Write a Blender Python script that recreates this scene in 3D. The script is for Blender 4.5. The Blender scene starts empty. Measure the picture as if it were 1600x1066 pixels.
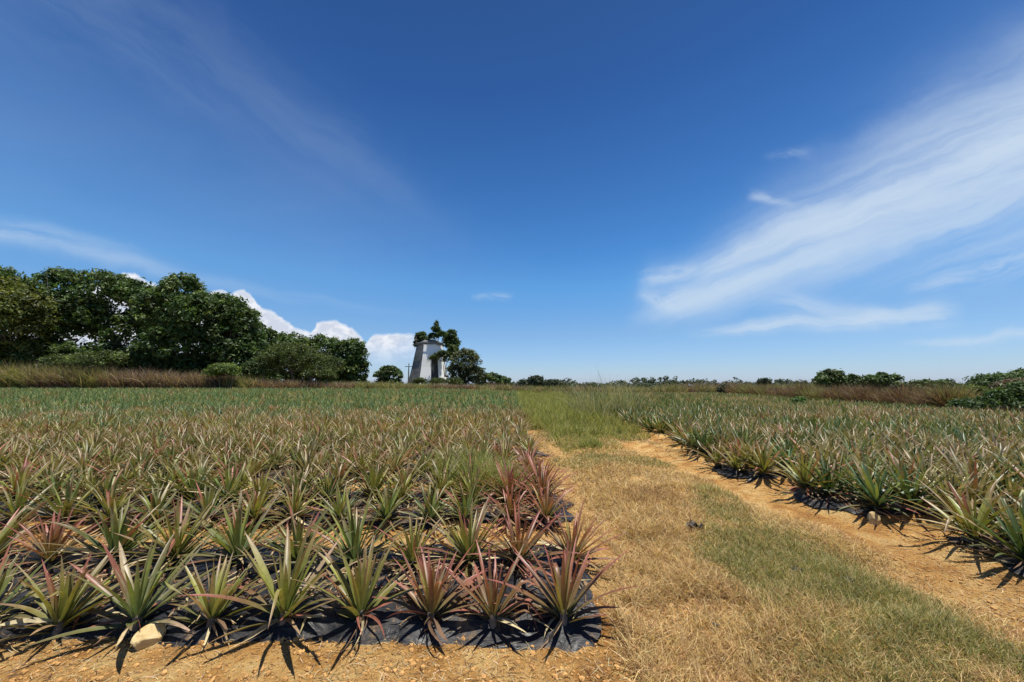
import bpy, math, random
import numpy as np
random.seed(7)
rng = np.random.default_rng(11)
S = bpy.context.scene
COL = S.collection
R = math.radians
PI = math.pi

# ------------------------------------------------------------------ camera
F = 578.0; CAMH = 1.5; PITCH = math.atan(70/F)
cp, sp = math.cos(PITCH), math.sin(PITCH)
cam_d = bpy.data.cameras.new("camera"); cam = bpy.data.objects.new("camera", cam_d); COL.objects.link(cam)
cam_d.sensor_width = 36; cam_d.lens = F/1600*36; cam_d.clip_start = 0.05; cam_d.clip_end = 9000
cam.location = (0, 0, CAMH); cam.rotation_euler = (PI/2 + PITCH, 0, 0)
S.camera = cam

def ray(px, py):
    x = px-800; v = 533-py
    return np.array([x, F*cp - v*sp, F*sp + v*cp])
def ground(px, py, z=0.0):
    d = ray(px, py); t = (z-CAMH)/d[2]
    return float(d[0]*t), float(d[1]*t)
def at(px, py, Y):
    d = ray(px, py); t = Y/d[1]
    return float(d[0]*t), float(Y), float(CAMH + d[2]*t)
def topx(x, y, z):
    """picture position of a point, used only to choose which plants are in view"""
    zz = z-CAMH
    dep = y*cp + zz*sp; up = -y*sp + zz*cp
    return 800 + F*x/dep, 533 - F*up/dep, dep

# ------------------------------------------------------------------ noise in numpy
_tab = rng.random((256, 256))
def vnoise(x, y):
    x = np.asarray(x, float); y = np.asarray(y, float)
    xi = np.floor(x).astype(int); yi = np.floor(y).astype(int)
    fx = x-xi; fy = y-yi
    fx = fx*fx*(3-2*fx); fy = fy*fy*(3-2*fy)
    a = _tab[xi & 255, yi & 255]; b = _tab[(xi+1) & 255, yi & 255]
    c = _tab[xi & 255, (yi+1) & 255]; d = _tab[(xi+1) & 255, (yi+1) & 255]
    return (a*(1-fx)+b*fx)*(1-fy) + (c*(1-fx)+d*fx)*fy
def fbm(x, y, o=4):
    s = 0; a = 0.5; t = 0
    for i in range(o):
        s = s + a*vnoise(x*2**i + 17.3*i, y*2**i + 9.1*i); t += a; a *= 0.5
    return s/t
def sstep(a, b, x):
    t = np.clip((np.asarray(x, float)-a)/(b-a), 0, 1)
    return t*t*(3-2*t)

# ------------------------------------------------------------------ terrain
PERIOD = 1.7; BEDW = 1.18
LF = 2.45; RF = 2.60
def bed_end_left(k): return 0.52 + 0.10*math.sin(k*2.3+0.4)
_re = [3.95, 3.72, 3.60, 3.9, 4.2, 4.1]
def bed_end_right(k): return _re[k] if k < len(_re) else 4.1 + 0.15*math.sin(k*1.7)
def bedprof(y, y0):
    ph = np.mod(y-y0, PERIOD)
    return sstep(-0.06, 0.14, ph)*sstep(BEDW+0.06, BEDW-0.14, ph)*sstep(y0-0.1, y0, y)
def hgt(x, y):
    x = np.asarray(x, float); y = np.asarray(y, float)
    side = sstep(14, -8, x)
    rise = sstep(9, 40, y)*(0.12 + 0.80*side)*sstep(-3, 0, 0*x+0)
    wl = sstep(0.75, 0.45, x + 0.10*(vnoise(y*2.0, x*0+3)-0.5)); wr = sstep(3.65, 3.95, x + 0.14*(vnoise(y*2.0, x*0+8)-0.5))
    m = 0.075*(bedprof(y, LF)*wl + bedprof(y, RF)*wr)*sstep(60, 40, y)
    near = sstep(14, 6, np.abs(y))*sstep(14, 8, np.abs(x))
    n = (fbm(x*1.3, y*1.3, 3)-0.5)*0.05 + (fbm(x*7, y*7, 3)-0.5)*0.030*near
    rut = -0.035*np.exp(-((x-1.05-0.03*y)/0.28)**2) - 0.035*np.exp(-((x-3.15)/0.3)**2)
    return rise + m + n + rut*sstep(1, 2, y)*sstep(16, 9, y)

def polydist(x, y, pts, rads):
    best = np.full(np.shape(x), -9.0)
    for (a, b), (ra, rb) in zip(zip(pts[:-1], pts[1:]), zip(rads[:-1], rads[1:])):
        ax, ay = a; bx, by = b
        dx, dy = bx-ax, by-ay
        t = np.clip(((x-ax)*dx+(y-ay)*dy)/(dx*dx+dy*dy+1e-9), 0, 1)
        d = np.hypot(x-ax-t*dx, y-ay-t*dy); r = ra+(rb-ra)*t
        best = np.maximum(best, 1-d/r)
    return best
G = ground
green_line = [G(1440, 1050), G(1370, 990), G(1280, 910), G(1225, 855), G(1150, 800), G(1100, 768)]
green_rad = [0.80, 0.78, 0.72, 0.62, 0.42, 0.24]
green2_line = [G(900, 722), G(1020, 722)]
green3_line = [G(905, 690), G(870, 655), G(850, 630)]
bare_r_line = [G(1700, 985), G(1560, 925), G(1420, 862), G(1300, 815), G(1200, 780), G(1130, 752), G(1060, 718), G(975, 690)]
bare_r_rad = [0.74, 0.70, 0.60, 0.56, 0.56, 0.6, 0.6, 0.5]
bare_l_line = [G(832, 663), G(872, 708), G(885, 760), G(915, 810), G(950, 850)]
bare_l_rad = [0.45, 0.45, 0.42, 0.38, 0.25]
def zones(x, y):
    x = np.asarray(x, float); y = np.asarray(y, float)
    wx = x + (fbm(x*1.1+5, y*1.1, 4)-0.5)*0.7; wy = y + (fbm(x*1.1, y*1.1+31, 4)-0.5)*0.7
    green = sstep(0.0, 0.6, polydist(wx, wy, green_line, [q*1.12 for q in green_rad]))*sstep(0.16, 0.42, fbm(x*2.6+3, y*2.6, 3))
    green = np.maximum(green, 0.7*sstep(0, 0.5, polydist(wx, wy, green2_line, [0.8, 0.6])))
    green = np.maximum(green, sstep(0, 0.5, polydist(wx, wy, green3_line, [1.3, 2.0, 2.6])))
    bare = sstep(0.05, 0.6, polydist(wx, wy, bare_r_line, bare_r_rad))
    bare = np.maximum(bare, 0.85*sstep(0.0, 1.0, polydist(wx, wy, bare_l_line, bare_l_rad)))
    lf = sstep(0.95, 0.55, wx + 0.12*np.maximum(0, 2.6-wy))     # the field and the soil in front of it
    rf = sstep(3.45, 3.75, wx)
    bare = np.maximum(bare, np.maximum(lf, rf))
    far = sstep(9.5, 13, y)*(1-np.maximum(lf, rf))
    green = np.maximum(green, far*0.9)
    bare = np.maximum(bare, sstep(0, 0.8, polydist(wx, wy, [G(880, 1010), G(950, 1060)], [0.35, 0.3])))
    bare = np.maximum(bare, 0.75*sstep(0.60, 0.72, fbm(x*1.9+50, y*1.9, 3))*(1-green))
    bare = bare*(1-far)
    weedy = sstep(13, 20, y)*0.9
    bare = bare*(1-weedy); green = np.maximum(green, weedy)
    straw = np.clip(1-bare, 0, 1)*(1-0.45*green)
    return straw, green*np.clip(1-bare*0.9, 0, 1), bare

# ------------------------------------------------------------------ tiny helpers
def make_mesh(name, V, Fc, mats=None, col=None, smooth=True, parent=None, loc=None, attr="col"):
    me = bpy.data.meshes.new(name)
    V = np.asarray(V, dtype=np.float32).reshape(-1, 3)
    Fc = np.asarray(Fc, dtype=np.int32)
    n, k = Fc.shape
    me.vertices.add(len(V)); me.vertices.foreach_set("co", V.ravel())
    me.loops.add(n*k); me.loops.foreach_set("vertex_index", Fc.ravel())
    me.polygons.add(n)
    me.polygons.foreach_set("loop_start", np.arange(0, n*k, k, dtype=np.int32))
    me.polygons.foreach_set("use_smooth", np.full(n, smooth))
    if col is not None:
        a = me.color_attributes.new(attr, 'FLOAT_COLOR', 'POINT')
        c = np.ones((len(V), 4), np.float32); c[:, :3] = col
        a.data.foreach_set("color", c.ravel())
    me.update(calc_edges=True); me.validate()
    if mats is not None:
        me.materials.append(mats)
    return me
def link(name, me, parent=None, loc=None, rot=None, scale=None):
    o = bpy.data.objects.new(name, me); COL.objects.link(o)
    if parent is not None: o.parent = parent
    if loc is not None: o.location = loc
    if rot is not None: o.rotation_euler = rot
    if scale is not None: o.scale = (scale,)*3 if not hasattr(scale, '__len__') else scale
    return o
def tag(o, label=None, cat=None, group=None, kind=None):
    if label: o["label"] = label
    if cat: o["category"] = cat
    if group: o["group"] = group
    if kind: o["kind"] = kind
    return o
def empty(name, loc, rz=0.0):
    o = bpy.data.objects.new(name, None); COL.objects.link(o)
    o.location = loc; o.rotation_euler = (0, 0, rz); o.empty_display_size = 0.1
    return o
class Acc:
    def __init__(s): s.V = []; s.F = []; s.C = []; s.n = 0
    def add(s, V, Fc, C=None):
        V = np.asarray(V, float).reshape(-1, 3)
        s.V.append(V); s.F.append(np.asarray(Fc)+s.n); s.n += len(V)
        if C is not None: s.C.append(np.broadcast_to(np.asarray(C, float), (len(V), 3)))
    def get(s):
        return np.concatenate(s.V), np.concatenate(s.F), (np.concatenate(s.C) if s.C else None)
def tube(path, rads, n=7):
    path = np.asarray(path, float); m = len(path); V = []; Fc = []
    for i in range(m):
        a = path[max(0, i-1)]; b = path[min(m-1, i+1)]; t = b-a; t = t/(np.linalg.norm(t)+1e-9)
        ref = np.array([0, 0, 1.0]) if abs(t[2]) < .9 else np.array([1.0, 0, 0])
        u = np.cross(t, ref); u /= np.linalg.norm(u); w = np.cross(t, u)
        for j in range(n):
            an = 2*PI*j/n
            V.append(path[i] + rads[i]*(math.cos(an)*u+math.sin(an)*w))
    for i in range(m-1):
        for j in range(n):
            Fc.append((i*n+j, i*n+(j+1) % n, (i+1)*n+(j+1) % n, (i+1)*n+j))
    V.append(path[-1]); e = len(V)-1
    for j in range(n): Fc.append(((m-1)*n+j, (m-1)*n+(j+1) % n, e, e))
    return np.array(V), np.array(Fc)

# ------------------------------------------------------------------ materials
def nodes(name):
    m = bpy.data.materials.new(name); m.use_nodes = True
    nt = m.node_tree; nt.nodes.clear()
    out = nt.nodes.new('ShaderNodeOutputMaterial')
    return m, nt, out
def N(nt, t, **kw):
    n = nt.nodes.new(t)
    for k, v in kw.items():
        if k.startswith('i_'):
            n.inputs[k[2:].replace('_', ' ')].default_value = v
        else: setattr(n, k, v)
    return n
def ramp(nt, fac, stops):
    n = nt.nodes.new('ShaderNodeValToRGB'); cr = n.color_ramp
    while len(cr.elements) < len(stops): cr.elements.new(0.5)
    for e, (p, c) in zip(cr.elements, stops):
        e.position = p; e.color = (*c, 1) if len(c) == 3 else c
    nt.links.new(fac, n.inputs[0]); return n.outputs[0]
def mix(nt, fac, a, b, mode='MIX'):
    n = nt.nodes.new('ShaderNodeMix'); n.data_type = 'RGBA'; n.blend_type = mode
    for s, v in ((n.inputs[0], fac), (n.inputs[6], a), (n.inputs[7], b)):
        if hasattr(v, 'is_linked') or hasattr(v, 'links'): nt.links.new(v, s)
        else: s.default_value = v if not isinstance(v, tuple) else ((*v, 1) if len(v) == 3 else v)
    return n.outputs[2]

def leaf_material(name, rough=0.45, trans=0.3, var=0.35, scale=30, spec=0.35):
    m, nt, out = nodes(name)
    at_ = N(nt, 'ShaderNodeAttribute', attribute_name="col")
    tc = N(nt, 'ShaderNodeTexCoord')
    nz = N(nt, 'ShaderNodeTexNoise', i_Scale=scale, i_Detail=3.0)
    nt.links.new(tc.outputs['Object'], nz.inputs['Vector'])
    v = ramp(nt, nz.outputs[0], [(0.3, (1-var,)*3), (0.7, (1+var*0.6,)*3)])
    c = mix(nt, 1.0, at_.outputs['Color'], v, 'MULTIPLY')
    p = N(nt, 'ShaderNodeBsdfPrincipled'); p.inputs['Roughness'].default_value = rough
    p.inputs['Specular IOR Level'].default_value = spec
    nt.links.new(c, p.inputs['Base Color'])
    t = N(nt, 'ShaderNodeBsdfTranslucent')
    tcx = mix(nt, 1.0, c, (1.15, 1.1, 0.6), 'MULTIPLY'); nt.links.new(tcx, t.inputs[0])
    ms = N(nt, 'ShaderNodeMixShader'); ms.inputs[0].default_value = trans
    nt.links.new(p.outputs[0], ms.inputs[1]); nt.links.new(t.outputs[0], ms.inputs[2])
    nt.links.new(ms.outputs[0], out.inputs[0])
    return m
M_leaf = leaf_material("pineapple_leaf", 0.40, 0.24, 0.22, 22, 0.38)
M_cropfar = leaf_material("pineapple_leaf_far", 0.6, 0.26, 0.22, 2, 0.15)
M_dry = leaf_material("dry_leaf", 0.6, 0.22, 0.35, 25, 0.3)
M_grass = leaf_material("grass_blade", 0.55, 0.35, 0.15, 3, 0.25)
M_crown = leaf_material("tree_foliage", 0.48, 0.36, 0.45, 0.45, 0.30)
M_far = leaf_material("far_foliage", 0.6, 0.2, 0.5, 0.3, 0.3)

def simple(name, stops, scale, rough=0.85, bump=0.3, bscale=None, detail=8, spec=0.3, coord='Object', dist=0.02):
    m, nt, out = nodes(name)
    tc = N(nt, 'ShaderNodeTexCoord')
    nz = N(nt, 'ShaderNodeTexNoise', i_Scale=scale, i_Detail=float(detail), i_Roughness=0.62)
    nt.links.new(tc.outputs[coord], nz.inputs['Vector'])
    c = ramp(nt, nz.outputs[0], stops)
    p = N(nt, 'ShaderNodeBsdfPrincipled'); p.inputs['Roughness'].default_value = rough
    p.inputs['Specular IOR Level'].default_value = spec
    nt.links.new(c, p.inputs['Base Color'])
    n2 = N(nt, 'ShaderNodeTexNoise', i_Scale=bscale or scale*3, i_Detail=6.0)
    nt.links.new(tc.outputs[coord], n2.inputs['Vector'])
    b = N(nt, 'ShaderNodeBump'); b.inputs['Strength'].default_value = bump; b.inputs['Distance'].default_value = dist
    nt.links.new(n2.outputs[0], b.inputs['Height']); nt.links.new(b.outputs[0], p.inputs['Normal'])
    nt.links.new(p.outputs[0], out.inputs[0])
    return m
M_bark = simple("bark", [(0.3, (0.08, 0.065, 0.05)), (0.7, (0.24, 0.20, 0.16))], 6, 0.9, 0.6)
M_rock = simple("pale_rock", [(0.3, (0.42, 0.29, 0.12)), (0.55, (0.60, 0.45, 0.22)), (0.75, (0.68, 0.56, 0.33))], 14, 0.85, 0.7, 40, dist=0.006)
M_clod = simple("soil_clod", [(0.3, (0.30, 0.15, 0.045)), (0.7, (0.62, 0.36, 0.13))], 9, 0.95, 0.5, 80, dist=0.004)
M_plastic = None
def plastic():
    m, nt, out = nodes("black_mulch_film")
    tc = N(nt, 'ShaderNodeTexCoord')
    nz = N(nt, 'ShaderNodeTexNoise', i_Scale=5.0, i_Detail=8.0, i_Roughness=0.7)
    nt.links.new(tc.outputs['Object'], nz.inputs['Vector'])
    c = ramp(nt, nz.outputs[0], [(0.45, (0.012, 0.013, 0.016)), (0.58, (0.03, 0.028, 0.028)), (0.68, (0.24, 0.15, 0.07))])
    r_ = ramp(nt, nz.outputs[0], [(0.4, (0.34,)*3), (0.7, (0.8,)*3)])
    p = N(nt, 'ShaderNodeBsdfPrincipled'); p.inputs['Specular IOR Level'].default_value = 0.5
    nt.links.new(c, p.inputs['Base Color']); nt.links.new(r_, p.inputs['Roughness']); p.inputs['Specular IOR Level'].default_value = 0.32
    mp = N(nt, 'ShaderNodeMapping'); mp.inputs['Scale'].default_value = (5, 16, 8); mp.inputs['Rotation'].default_value = (0, 0, 0.35)
    nt.links.new(tc.outputs['Object'], mp.inputs[0])
    n2 = N(nt, 'ShaderNodeTexNoise', i_Scale=1.0, i_Detail=5.0, i_Distortion=1.2)
    nt.links.new(mp.outputs[0], n2.inputs['Vector'])
    b = N(nt, 'ShaderNodeBump'); b.inputs['Strength'].default_value = 0.9; b.inputs['Distance'].default_value = 0.02
    nt.links.new(n2.outputs[0], b.inputs['Height']); nt.links.new(b.outputs[0], p.inputs['Normal'])
    nt.links.new(p.outputs[0], out.inputs[0])
    return m
M_plastic = plastic()

def ground_material():
    m, nt, out = nodes("sandy_soil")
    tc = N(nt, 'ShaderNodeTexCoord')
    z = N(nt, 'ShaderNodeAttribute', attribute_name="zone")
    sep = N(nt, 'ShaderNodeSeparateColor'); nt.links.new(z.outputs['Color'], sep.inputs[0])
    def noise(s, d=6.0, r=0.6, off=0.0):
        mp = N(nt, 'ShaderNodeMapping'); mp.inputs['Location'].default_value = (off, off*2, 0)
        nt.links.new(tc.outputs['Object'], mp.inputs[0])
        n = N(nt, 'ShaderNodeTexNoise', i_Scale=s, i_Detail=d, i_Roughness=r)
        nt.links.new(mp.outputs[0], n.inputs['Vector']); return n.outputs[0]
    n1 = noise(3.0, 8); n2 = noise(55.0, 5, 0.7, 3); n3 = noise(0.9, 5, 0.6, 9); n4 = noise(22.0, 6, 0.75, 5)
    soil = ramp(nt, n1, [(0.36, (0.35, 0.160, 0.042)), (0.50, (0.52, 0.285, 0.088)), (0.62, (0.63, 0.415, 0.165))])
    soil = mix(nt, ramp(nt, n2, [(0.52, (0, 0, 0)), (0.66, (0.85,)*3)]), soil, (0.15, 0.07, 0.028))
    soil = mix(nt, ramp(nt, n4, [(0.52, (0, 0, 0)), (0.70, (0.6,)*3)]), soil, (0.66, 0.46, 0.17))
    straw = ramp(nt, n2, [(0.32, (0.20, 0.13, 0.06)), (0.5, (0.46, 0.33, 0.16)), (0.68, (0.66, 0.52, 0.28))])
    grass = ramp(nt, n2, [(0.35, (0.07, 0.075, 0.02)), (0.55, (0.17, 0.16, 0.05)), (0.7, (0.32, 0.28, 0.11))])
    c = mix(nt, sep.outputs[0], soil, straw)
    c = mix(nt, sep.outputs[1], c, grass)
    c = mix(nt, ramp(nt, n3, [(0.5, (0, 0, 0)), (0.8, (0.35,)*3)]), c, (0.35, 0.2, 0.09))
    p = N(nt, 'ShaderNodeBsdfPrincipled'); p.inputs['Roughness'].default_value = 0.95
    p.inputs['Specular IOR Level'].default_value = 0.15
    nt.links.new(c, p.inputs['Base Color'])
    add = N(nt, 'ShaderNodeMath', operation='ADD'); nt.links.new(n2, add.inputs[0]); nt.links.new(n4, add.inputs[1])
    b = N(nt, 'ShaderNodeBump'); b.inputs['Strength'].default_value = 1.0; b.inputs['Distance'].default_value = 0.032
    nt.links.new(add.outputs[0], b.inputs['Height']); nt.links.new(b.outputs[0], p.inputs['Normal'])
    nt.links.new(p.outputs[0], out.inputs[0])
    return m
M_ground = ground_material()

# ------------------------------------------------------------------ ground sheet
def axis(fine0, fine1, step, lo, hi, g=1.12):
    mid = list(np.arange(fine0, fine1, step))
    a = []; s = step; v = fine1
    while v < hi: a.append(v); s *= g; v += s
    a.append(hi)
    b = []; s = step; v = fine0
    while v > lo: s *= g; v -= s; b.append(v)
    b.append(lo)
    return np.array(b[::-1]+mid+a)
gx = axis(-3.6, 5.6, 0.028, -4000, 4000, 1.06); gy = axis(1.55, 7.5, 0.028, -60, 6000, 1.04)
X, Y = np.meshgrid(gx, gy)
Z = hgt(X, Y)
st, gr, ba = zones(X, Y)
farm = sstep(60, 120, np.hypot(X, Y))
colz = np.stack([st*(1-farm), np.clip(gr+farm, 0, 1), ba], -1).reshape(-1, 3)
nx, ny = len(gx), len(gy)
idx = np.arange(nx*ny).reshape(ny, nx)
Fg = np.stack([idx[:-1, :-1], idx[:-1, 1:], idx[1:, 1:], idx[1:, :-1]], -1).reshape(-1, 4)
me = make_mesh("ground", np.stack([X, Y, Z], -1), Fg, M_ground, colz, True, attr="zone")
g = link("ground", me); tag(g, "sandy orange soil with straw covered track", kind="structure")

# ------------------------------------------------------------------ mulch film, one sheet per bed
def film(x0, x1, y0, endside, rag):
    n = int((x1-x0)/0.045); mrow = 30
    xs = np.linspace(x0, x1, n); ts = np.linspace(0, 1, mrow)
    XX, TT = np.meshgrid(xs, ts)
    fr = (fbm(xs*3.1+rag, xs*0+rag, 4)-0.5)*0.15; bk = (fbm(xs*2.7+rag, xs*0+rag+40, 4)-0.5)*0.26
    YY = (y0+fr)[None, :]*(1-TT) + (y0+BEDW+bk)[None, :]*TT
    endn = (fbm(YY*3.0+rag, YY*0+rag+7, 3)-0.5)*0.5
    e = x1 if endside > 0 else x0
    w = np.exp(-np.abs(XX-e)/0.3)
    # rounded, ragged end: the film's corners are pulled in
    XX = XX - endside*w*(0.20*(2*TT-1)**2) + w*endn
    wr = (fbm(XX*7+YY*3.0+rag, YY*15, 4)-0.5)*0.035 + np.abs(fbm(XX*3.5-YY*4, YY*5+rag, 3)-0.5)*0.05
    tuck = sstep(0, 0.06, TT)*sstep(1, 0.94, TT)
    ZZ = hgt(XX, YY) + 0.004 + (0.012+wr)*tuck - 0.012*(1-tuck)
    ix = np.arange(n*mrow).reshape(mrow, n)
    Fc = np.stack([ix[:-1, :-1], ix[:-1, 1:], ix[1:, 1:], ix[1:, :-1]], -1).reshape(-1, 4)
    return np.stack([XX, YY, ZZ], -1), Fc
ORD = ["zeroth", "first", "second", "third", "fourth", "fifth", "sixth", "seventh", "eighth", "ninth", "tenth", "eleventh",
       "twelfth", "thirteenth", "fourteenth", "fifteenth", "sixteenth", "seventeenth", "eighteenth", "nineteenth", "twentieth",
       "twenty-first", "twenty-second", "twenty-third", "twenty-fourth", "twenty-fifth", "twenty-sixth", "twenty-seventh",
       "twenty-eighth", "twenty-ninth", "thirtieth"]
BEDN = ["front", "second", "third", "fourth", "fifth", "sixth", "seventh"]
for k in range(5):
    y0 = LF+PERIOD*k-(0.10 if k == 0 else 0)
    V, Fc = film(-1.6*(y0+1.5)-0.6, bed_end_left(k)+0.12, y0, 1, 3.1*k)
    o = link("mulch_film", make_mesh("mulch_film", V, Fc, M_plastic))
    tag(o, f"wrinkled black plastic mulch film along the {BEDN[k]} bed of the left field", "mulch film", "mulch films on the planting beds")
for k in range(5):
    y0 = RF+PERIOD*k+0.04
    V, Fc = film(bed_end_right(k)-0.02, 1.55*(y0+1.5)+0.8, y0, -1, 50+3.7*k)
    o = link("mulch_film", make_mesh("mulch_film", V, Fc, M_plastic))
    tag(o, f"wrinkled black plastic mulch film along the {BEDN[k]} bed of the right field", "mulch film", "mulch films on the planting beds")

# ------------------------------------------------------------------ blades (leaves and grass), vectorised
def blades(P, az, el, L, W, curl, nseg=6, fold=0.35, c0=None, c1=None, c2=None, kink=None, prof='leaf', azd=None, roll=None):
    """P (n,3) base, az azimuth, el start elevation, L length, W width, curl = bend down (radians over the length)"""
    n = len(az); s = np.linspace(0, 1, nseg+1)
    ee = el[:, None] - curl[:, None]*(s**1.4)[None, :]
    aa = az[:, None] + (0 if azd is None else azd[:, None]*s[None, :])
    if kink is not None:
        ee = ee - kink[:, None]*(s[None, :] > 0.62)
    dl = (L/nseg)[:, None]
    dx = np.cos(ee)*np.cos(aa)*dl; dy = np.cos(ee)*np.sin(aa)*dl; dz = np.sin(ee)*dl
    def cum(d): return np.concatenate([np.zeros((n, 1)), np.cumsum((d[:, :-1]+d[:, 1:])/2, 1)], 1)
    cx = P[:, 0:1]+cum(dx); cy = P[:, 1:2]+cum(dy); cz = P[:, 2:3]+cum(dz)
    if prof == 'leaf': w = np.minimum(1, 0.72+0.9*s)*(1-s**2.4)**0.9
    else: w = (1-s**2)
    w = W[:, None]*w[None, :]*0.5
    sx, sy = -np.sin(aa), np.cos(aa); sz = np.zeros_like(sx)
    nxv, nyv, nzv = -np.sin(ee)*np.cos(aa), -np.sin(ee)*np.sin(aa), np.cos(ee)
    if roll is not None:
        cr, sr = np.cos(roll)[:, None], np.sin(roll)[:, None]
        sx, sy, sz, nxv, nyv, nzv = sx*cr+nxv*sr, sy*cr+nyv*sr, nzv*sr+sz*cr, nxv*cr-sx*sr, nyv*cr-sy*sr, nzv*cr-sz*sr
    C = np.stack([cx, cy, cz], -1); Sd = np.stack([sx, sy, sz], -1)*w[..., None]; Nn = np.stack([nxv, nyv, nzv], -1)*(w*fold)[..., None]
    cols = []
    t = s[None, :, None]
    if c0 is not None:
        cc = np.where(t < 0.5, c0[:, None, :]*(1-2*t)+c1[:, None, :]*2*t, c1[:, None, :]*(2-2*t)+c2[:, None, :]*(2*t-1))
    if fold > 0:
        V = np.stack([C-Sd+Nn, C, C+Sd+Nn], 2)          # n, nseg+1, 3, 3
        k = 3
    else:
        V = np.stack([C-Sd, C+Sd], 2); k = 2
    if c0 is not None: colr = np.repeat(cc[:, :, None, :], k, 2).reshape(-1, 3)
    else: colr = None
    ix = np.arange(n*(nseg+1)*k).reshape(n, nseg+1, k)
    Fc = np.stack([ix[:, :-1, :-1], ix[:, :-1, 1:], ix[:, 1:, 1:], ix[:, 1:, :-1]], -1).reshape(-1, 4)
    return V.reshape(-1, 3), Fc, colr

PAL = {  # base, middle, tip
    'green': ((0.17, 0.23, 0.11), (0.16, 0.19, 0.05), (0.24, 0.17, 0.085)),
    'olive': ((0.21, 0.24, 0.07), (0.25, 0.235, 0.055), (0.33, 0.20, 0.12)),
    'red': ((0.20, 0.19, 0.075), (0.23, 0.11, 0.055), (0.37, 0.10, 0.085)),
    'tan': ((0.17, 0.18, 0.07), (0.225, 0.20, 0.085), (0.33, 0.25, 0.14)),
    'deep': ((0.085, 0.14, 0.045), (0.085, 0.145, 0.042), (0.15, 0.19, 0.07)),
    'blue': ((0.09, 0.17, 0.07), (0.105, 0.19, 0.085), (0.18, 0.25, 0.12)),
}
PAL = {k: tuple(tuple(q*(0.66 if k == 'deep' else 0.8) for q in c) for c in v) for k, v in PAL.items()}
def plant_arrays(n, kind, H, seed, big=1.0, lod=0):
    r = np.random.default_rng(seed)
    i = np.arange(n); f = (i+0.5)/n                      # 0 inner .. 1 outer
    az = i*2.39996 + r.normal(0, 0.22, n)
    el = R(86) - f**0.85*R(66) + r.normal(0, 0.09, n)
    L = H*(0.66 + 0.40*np.sin(np.clip(f*1.25, 0, 1)*PI*0.62)) * r.uniform(0.80, 1.14, n)
    L = np.where(f > 0.86, L*r.uniform(0.6, 1.0, n), L)
    W = (0.024+0.021*np.sqrt(f))*r.uniform(0.68, 1.15, n)*big*(H/0.5)**0.5
    curl = R(6)+f*R(30)*r.uniform(0.1, 1.5, n)
    kink = np.where(r.random(n) < 0.05, R(70), 0)
    base = np.stack([0.014*np.cos(az)*(1+f*2), 0.014*np.sin(az)*(1+f*2), 0.012+(1-f)*0.075], -1)
    c = [np.array(v) for v in PAL[kind]]
    def jit(cb, k=0.16):
        return cb[None, :]*(1+r.normal(0, k, (n, 1)))*(1+r.normal(0, k*0.35, (n, 3)))
    c0, c1, c2 = jit(c[0]), jit(c[1]), jit(c[2])
    # some leaves turn red or tan towards their tip
    rp = {'green': .08, 'olive': .14, 'red': .75, 'tan': .08, 'deep': .0, 'blue': .0}[kind]
    tp = {'green': .10, 'olive': .12, 'red': .05, 'tan': .45, 'deep': .12, 'blue': .1}[kind]
    red = r.random(n) < rp; tan = (~red) & (r.random(n) < tp)
    c1 = np.where(red[:, None], jit(np.array((0.23, 0.11, 0.055))), c1); c2 = np.where(red[:, None], jit(np.array((0.40, 0.13, 0.11))), c2)
    c1 = np.where(tan[:, None], jit(np.array((0.30, 0.24, 0.13))), c1); c2 = np.where(tan[:, None], jit(np.array((0.46, 0.34, 0.22))), c2)
    out = np.clip((f-0.55)/0.35, 0, 1)[:, None]*r.uniform(0.4, 1.0, (n, 1))     # the oldest, lowest leaves are bronze-brown
    bz = jit(np.array((0.13, 0.095, 0.038)))
    c0 = c0*(1-out*0.6)+bz*out*0.6; c1 = c1*(1-out*0.8)+bz*out*0.8
    inn = np.clip((0.5-f)/0.4, 0, 1)[:, None]; c0 = c0*(1+0.3*inn); c1 = c1*(1+0.3*inn)
    yel = (f < 0.55) & (r.random(n) < 0.3)
    c1 = np.where(yel[:, None] & ~red[:, None], c1*0.45+0.55*np.array((0.38, 0.40, 0.08)), c1)
    return base, az, el, L, W, curl, kink, np.clip(c0, .01, .9), np.clip(c1, .01, .9), np.clip(c2, .01, .9), r
def plant_mesh(kind, H, seed, n=27, nseg=8, big=1.0, front=False):
    base, az, el, L, W, curl, kink, c0, c1, c2, r = plant_arrays(n, kind, H, seed, big)
    if front:      # the plants of the front row carry few leaves over the bare soil
        low = (np.sin(az) < -0.35) & (el < R(58)) & (r.random(n) < 0.75)
        k = ~low; n = int(k.sum())
        base, az, el, L, W, curl, kink, c0, c1, c2 = [q[k] for q in (base, az, el, L, W, curl, kink, c0, c1, c2)]
    V, Fc, C = blades(base, az, el, L, W, curl, nseg, 0.42, c0, c1, c2, kink, azd=r.normal(0, 0.12, n), roll=r.normal(0, 0.15, n))
    return make_mesh("leaves", V, Fc, M_leaf, C)
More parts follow.
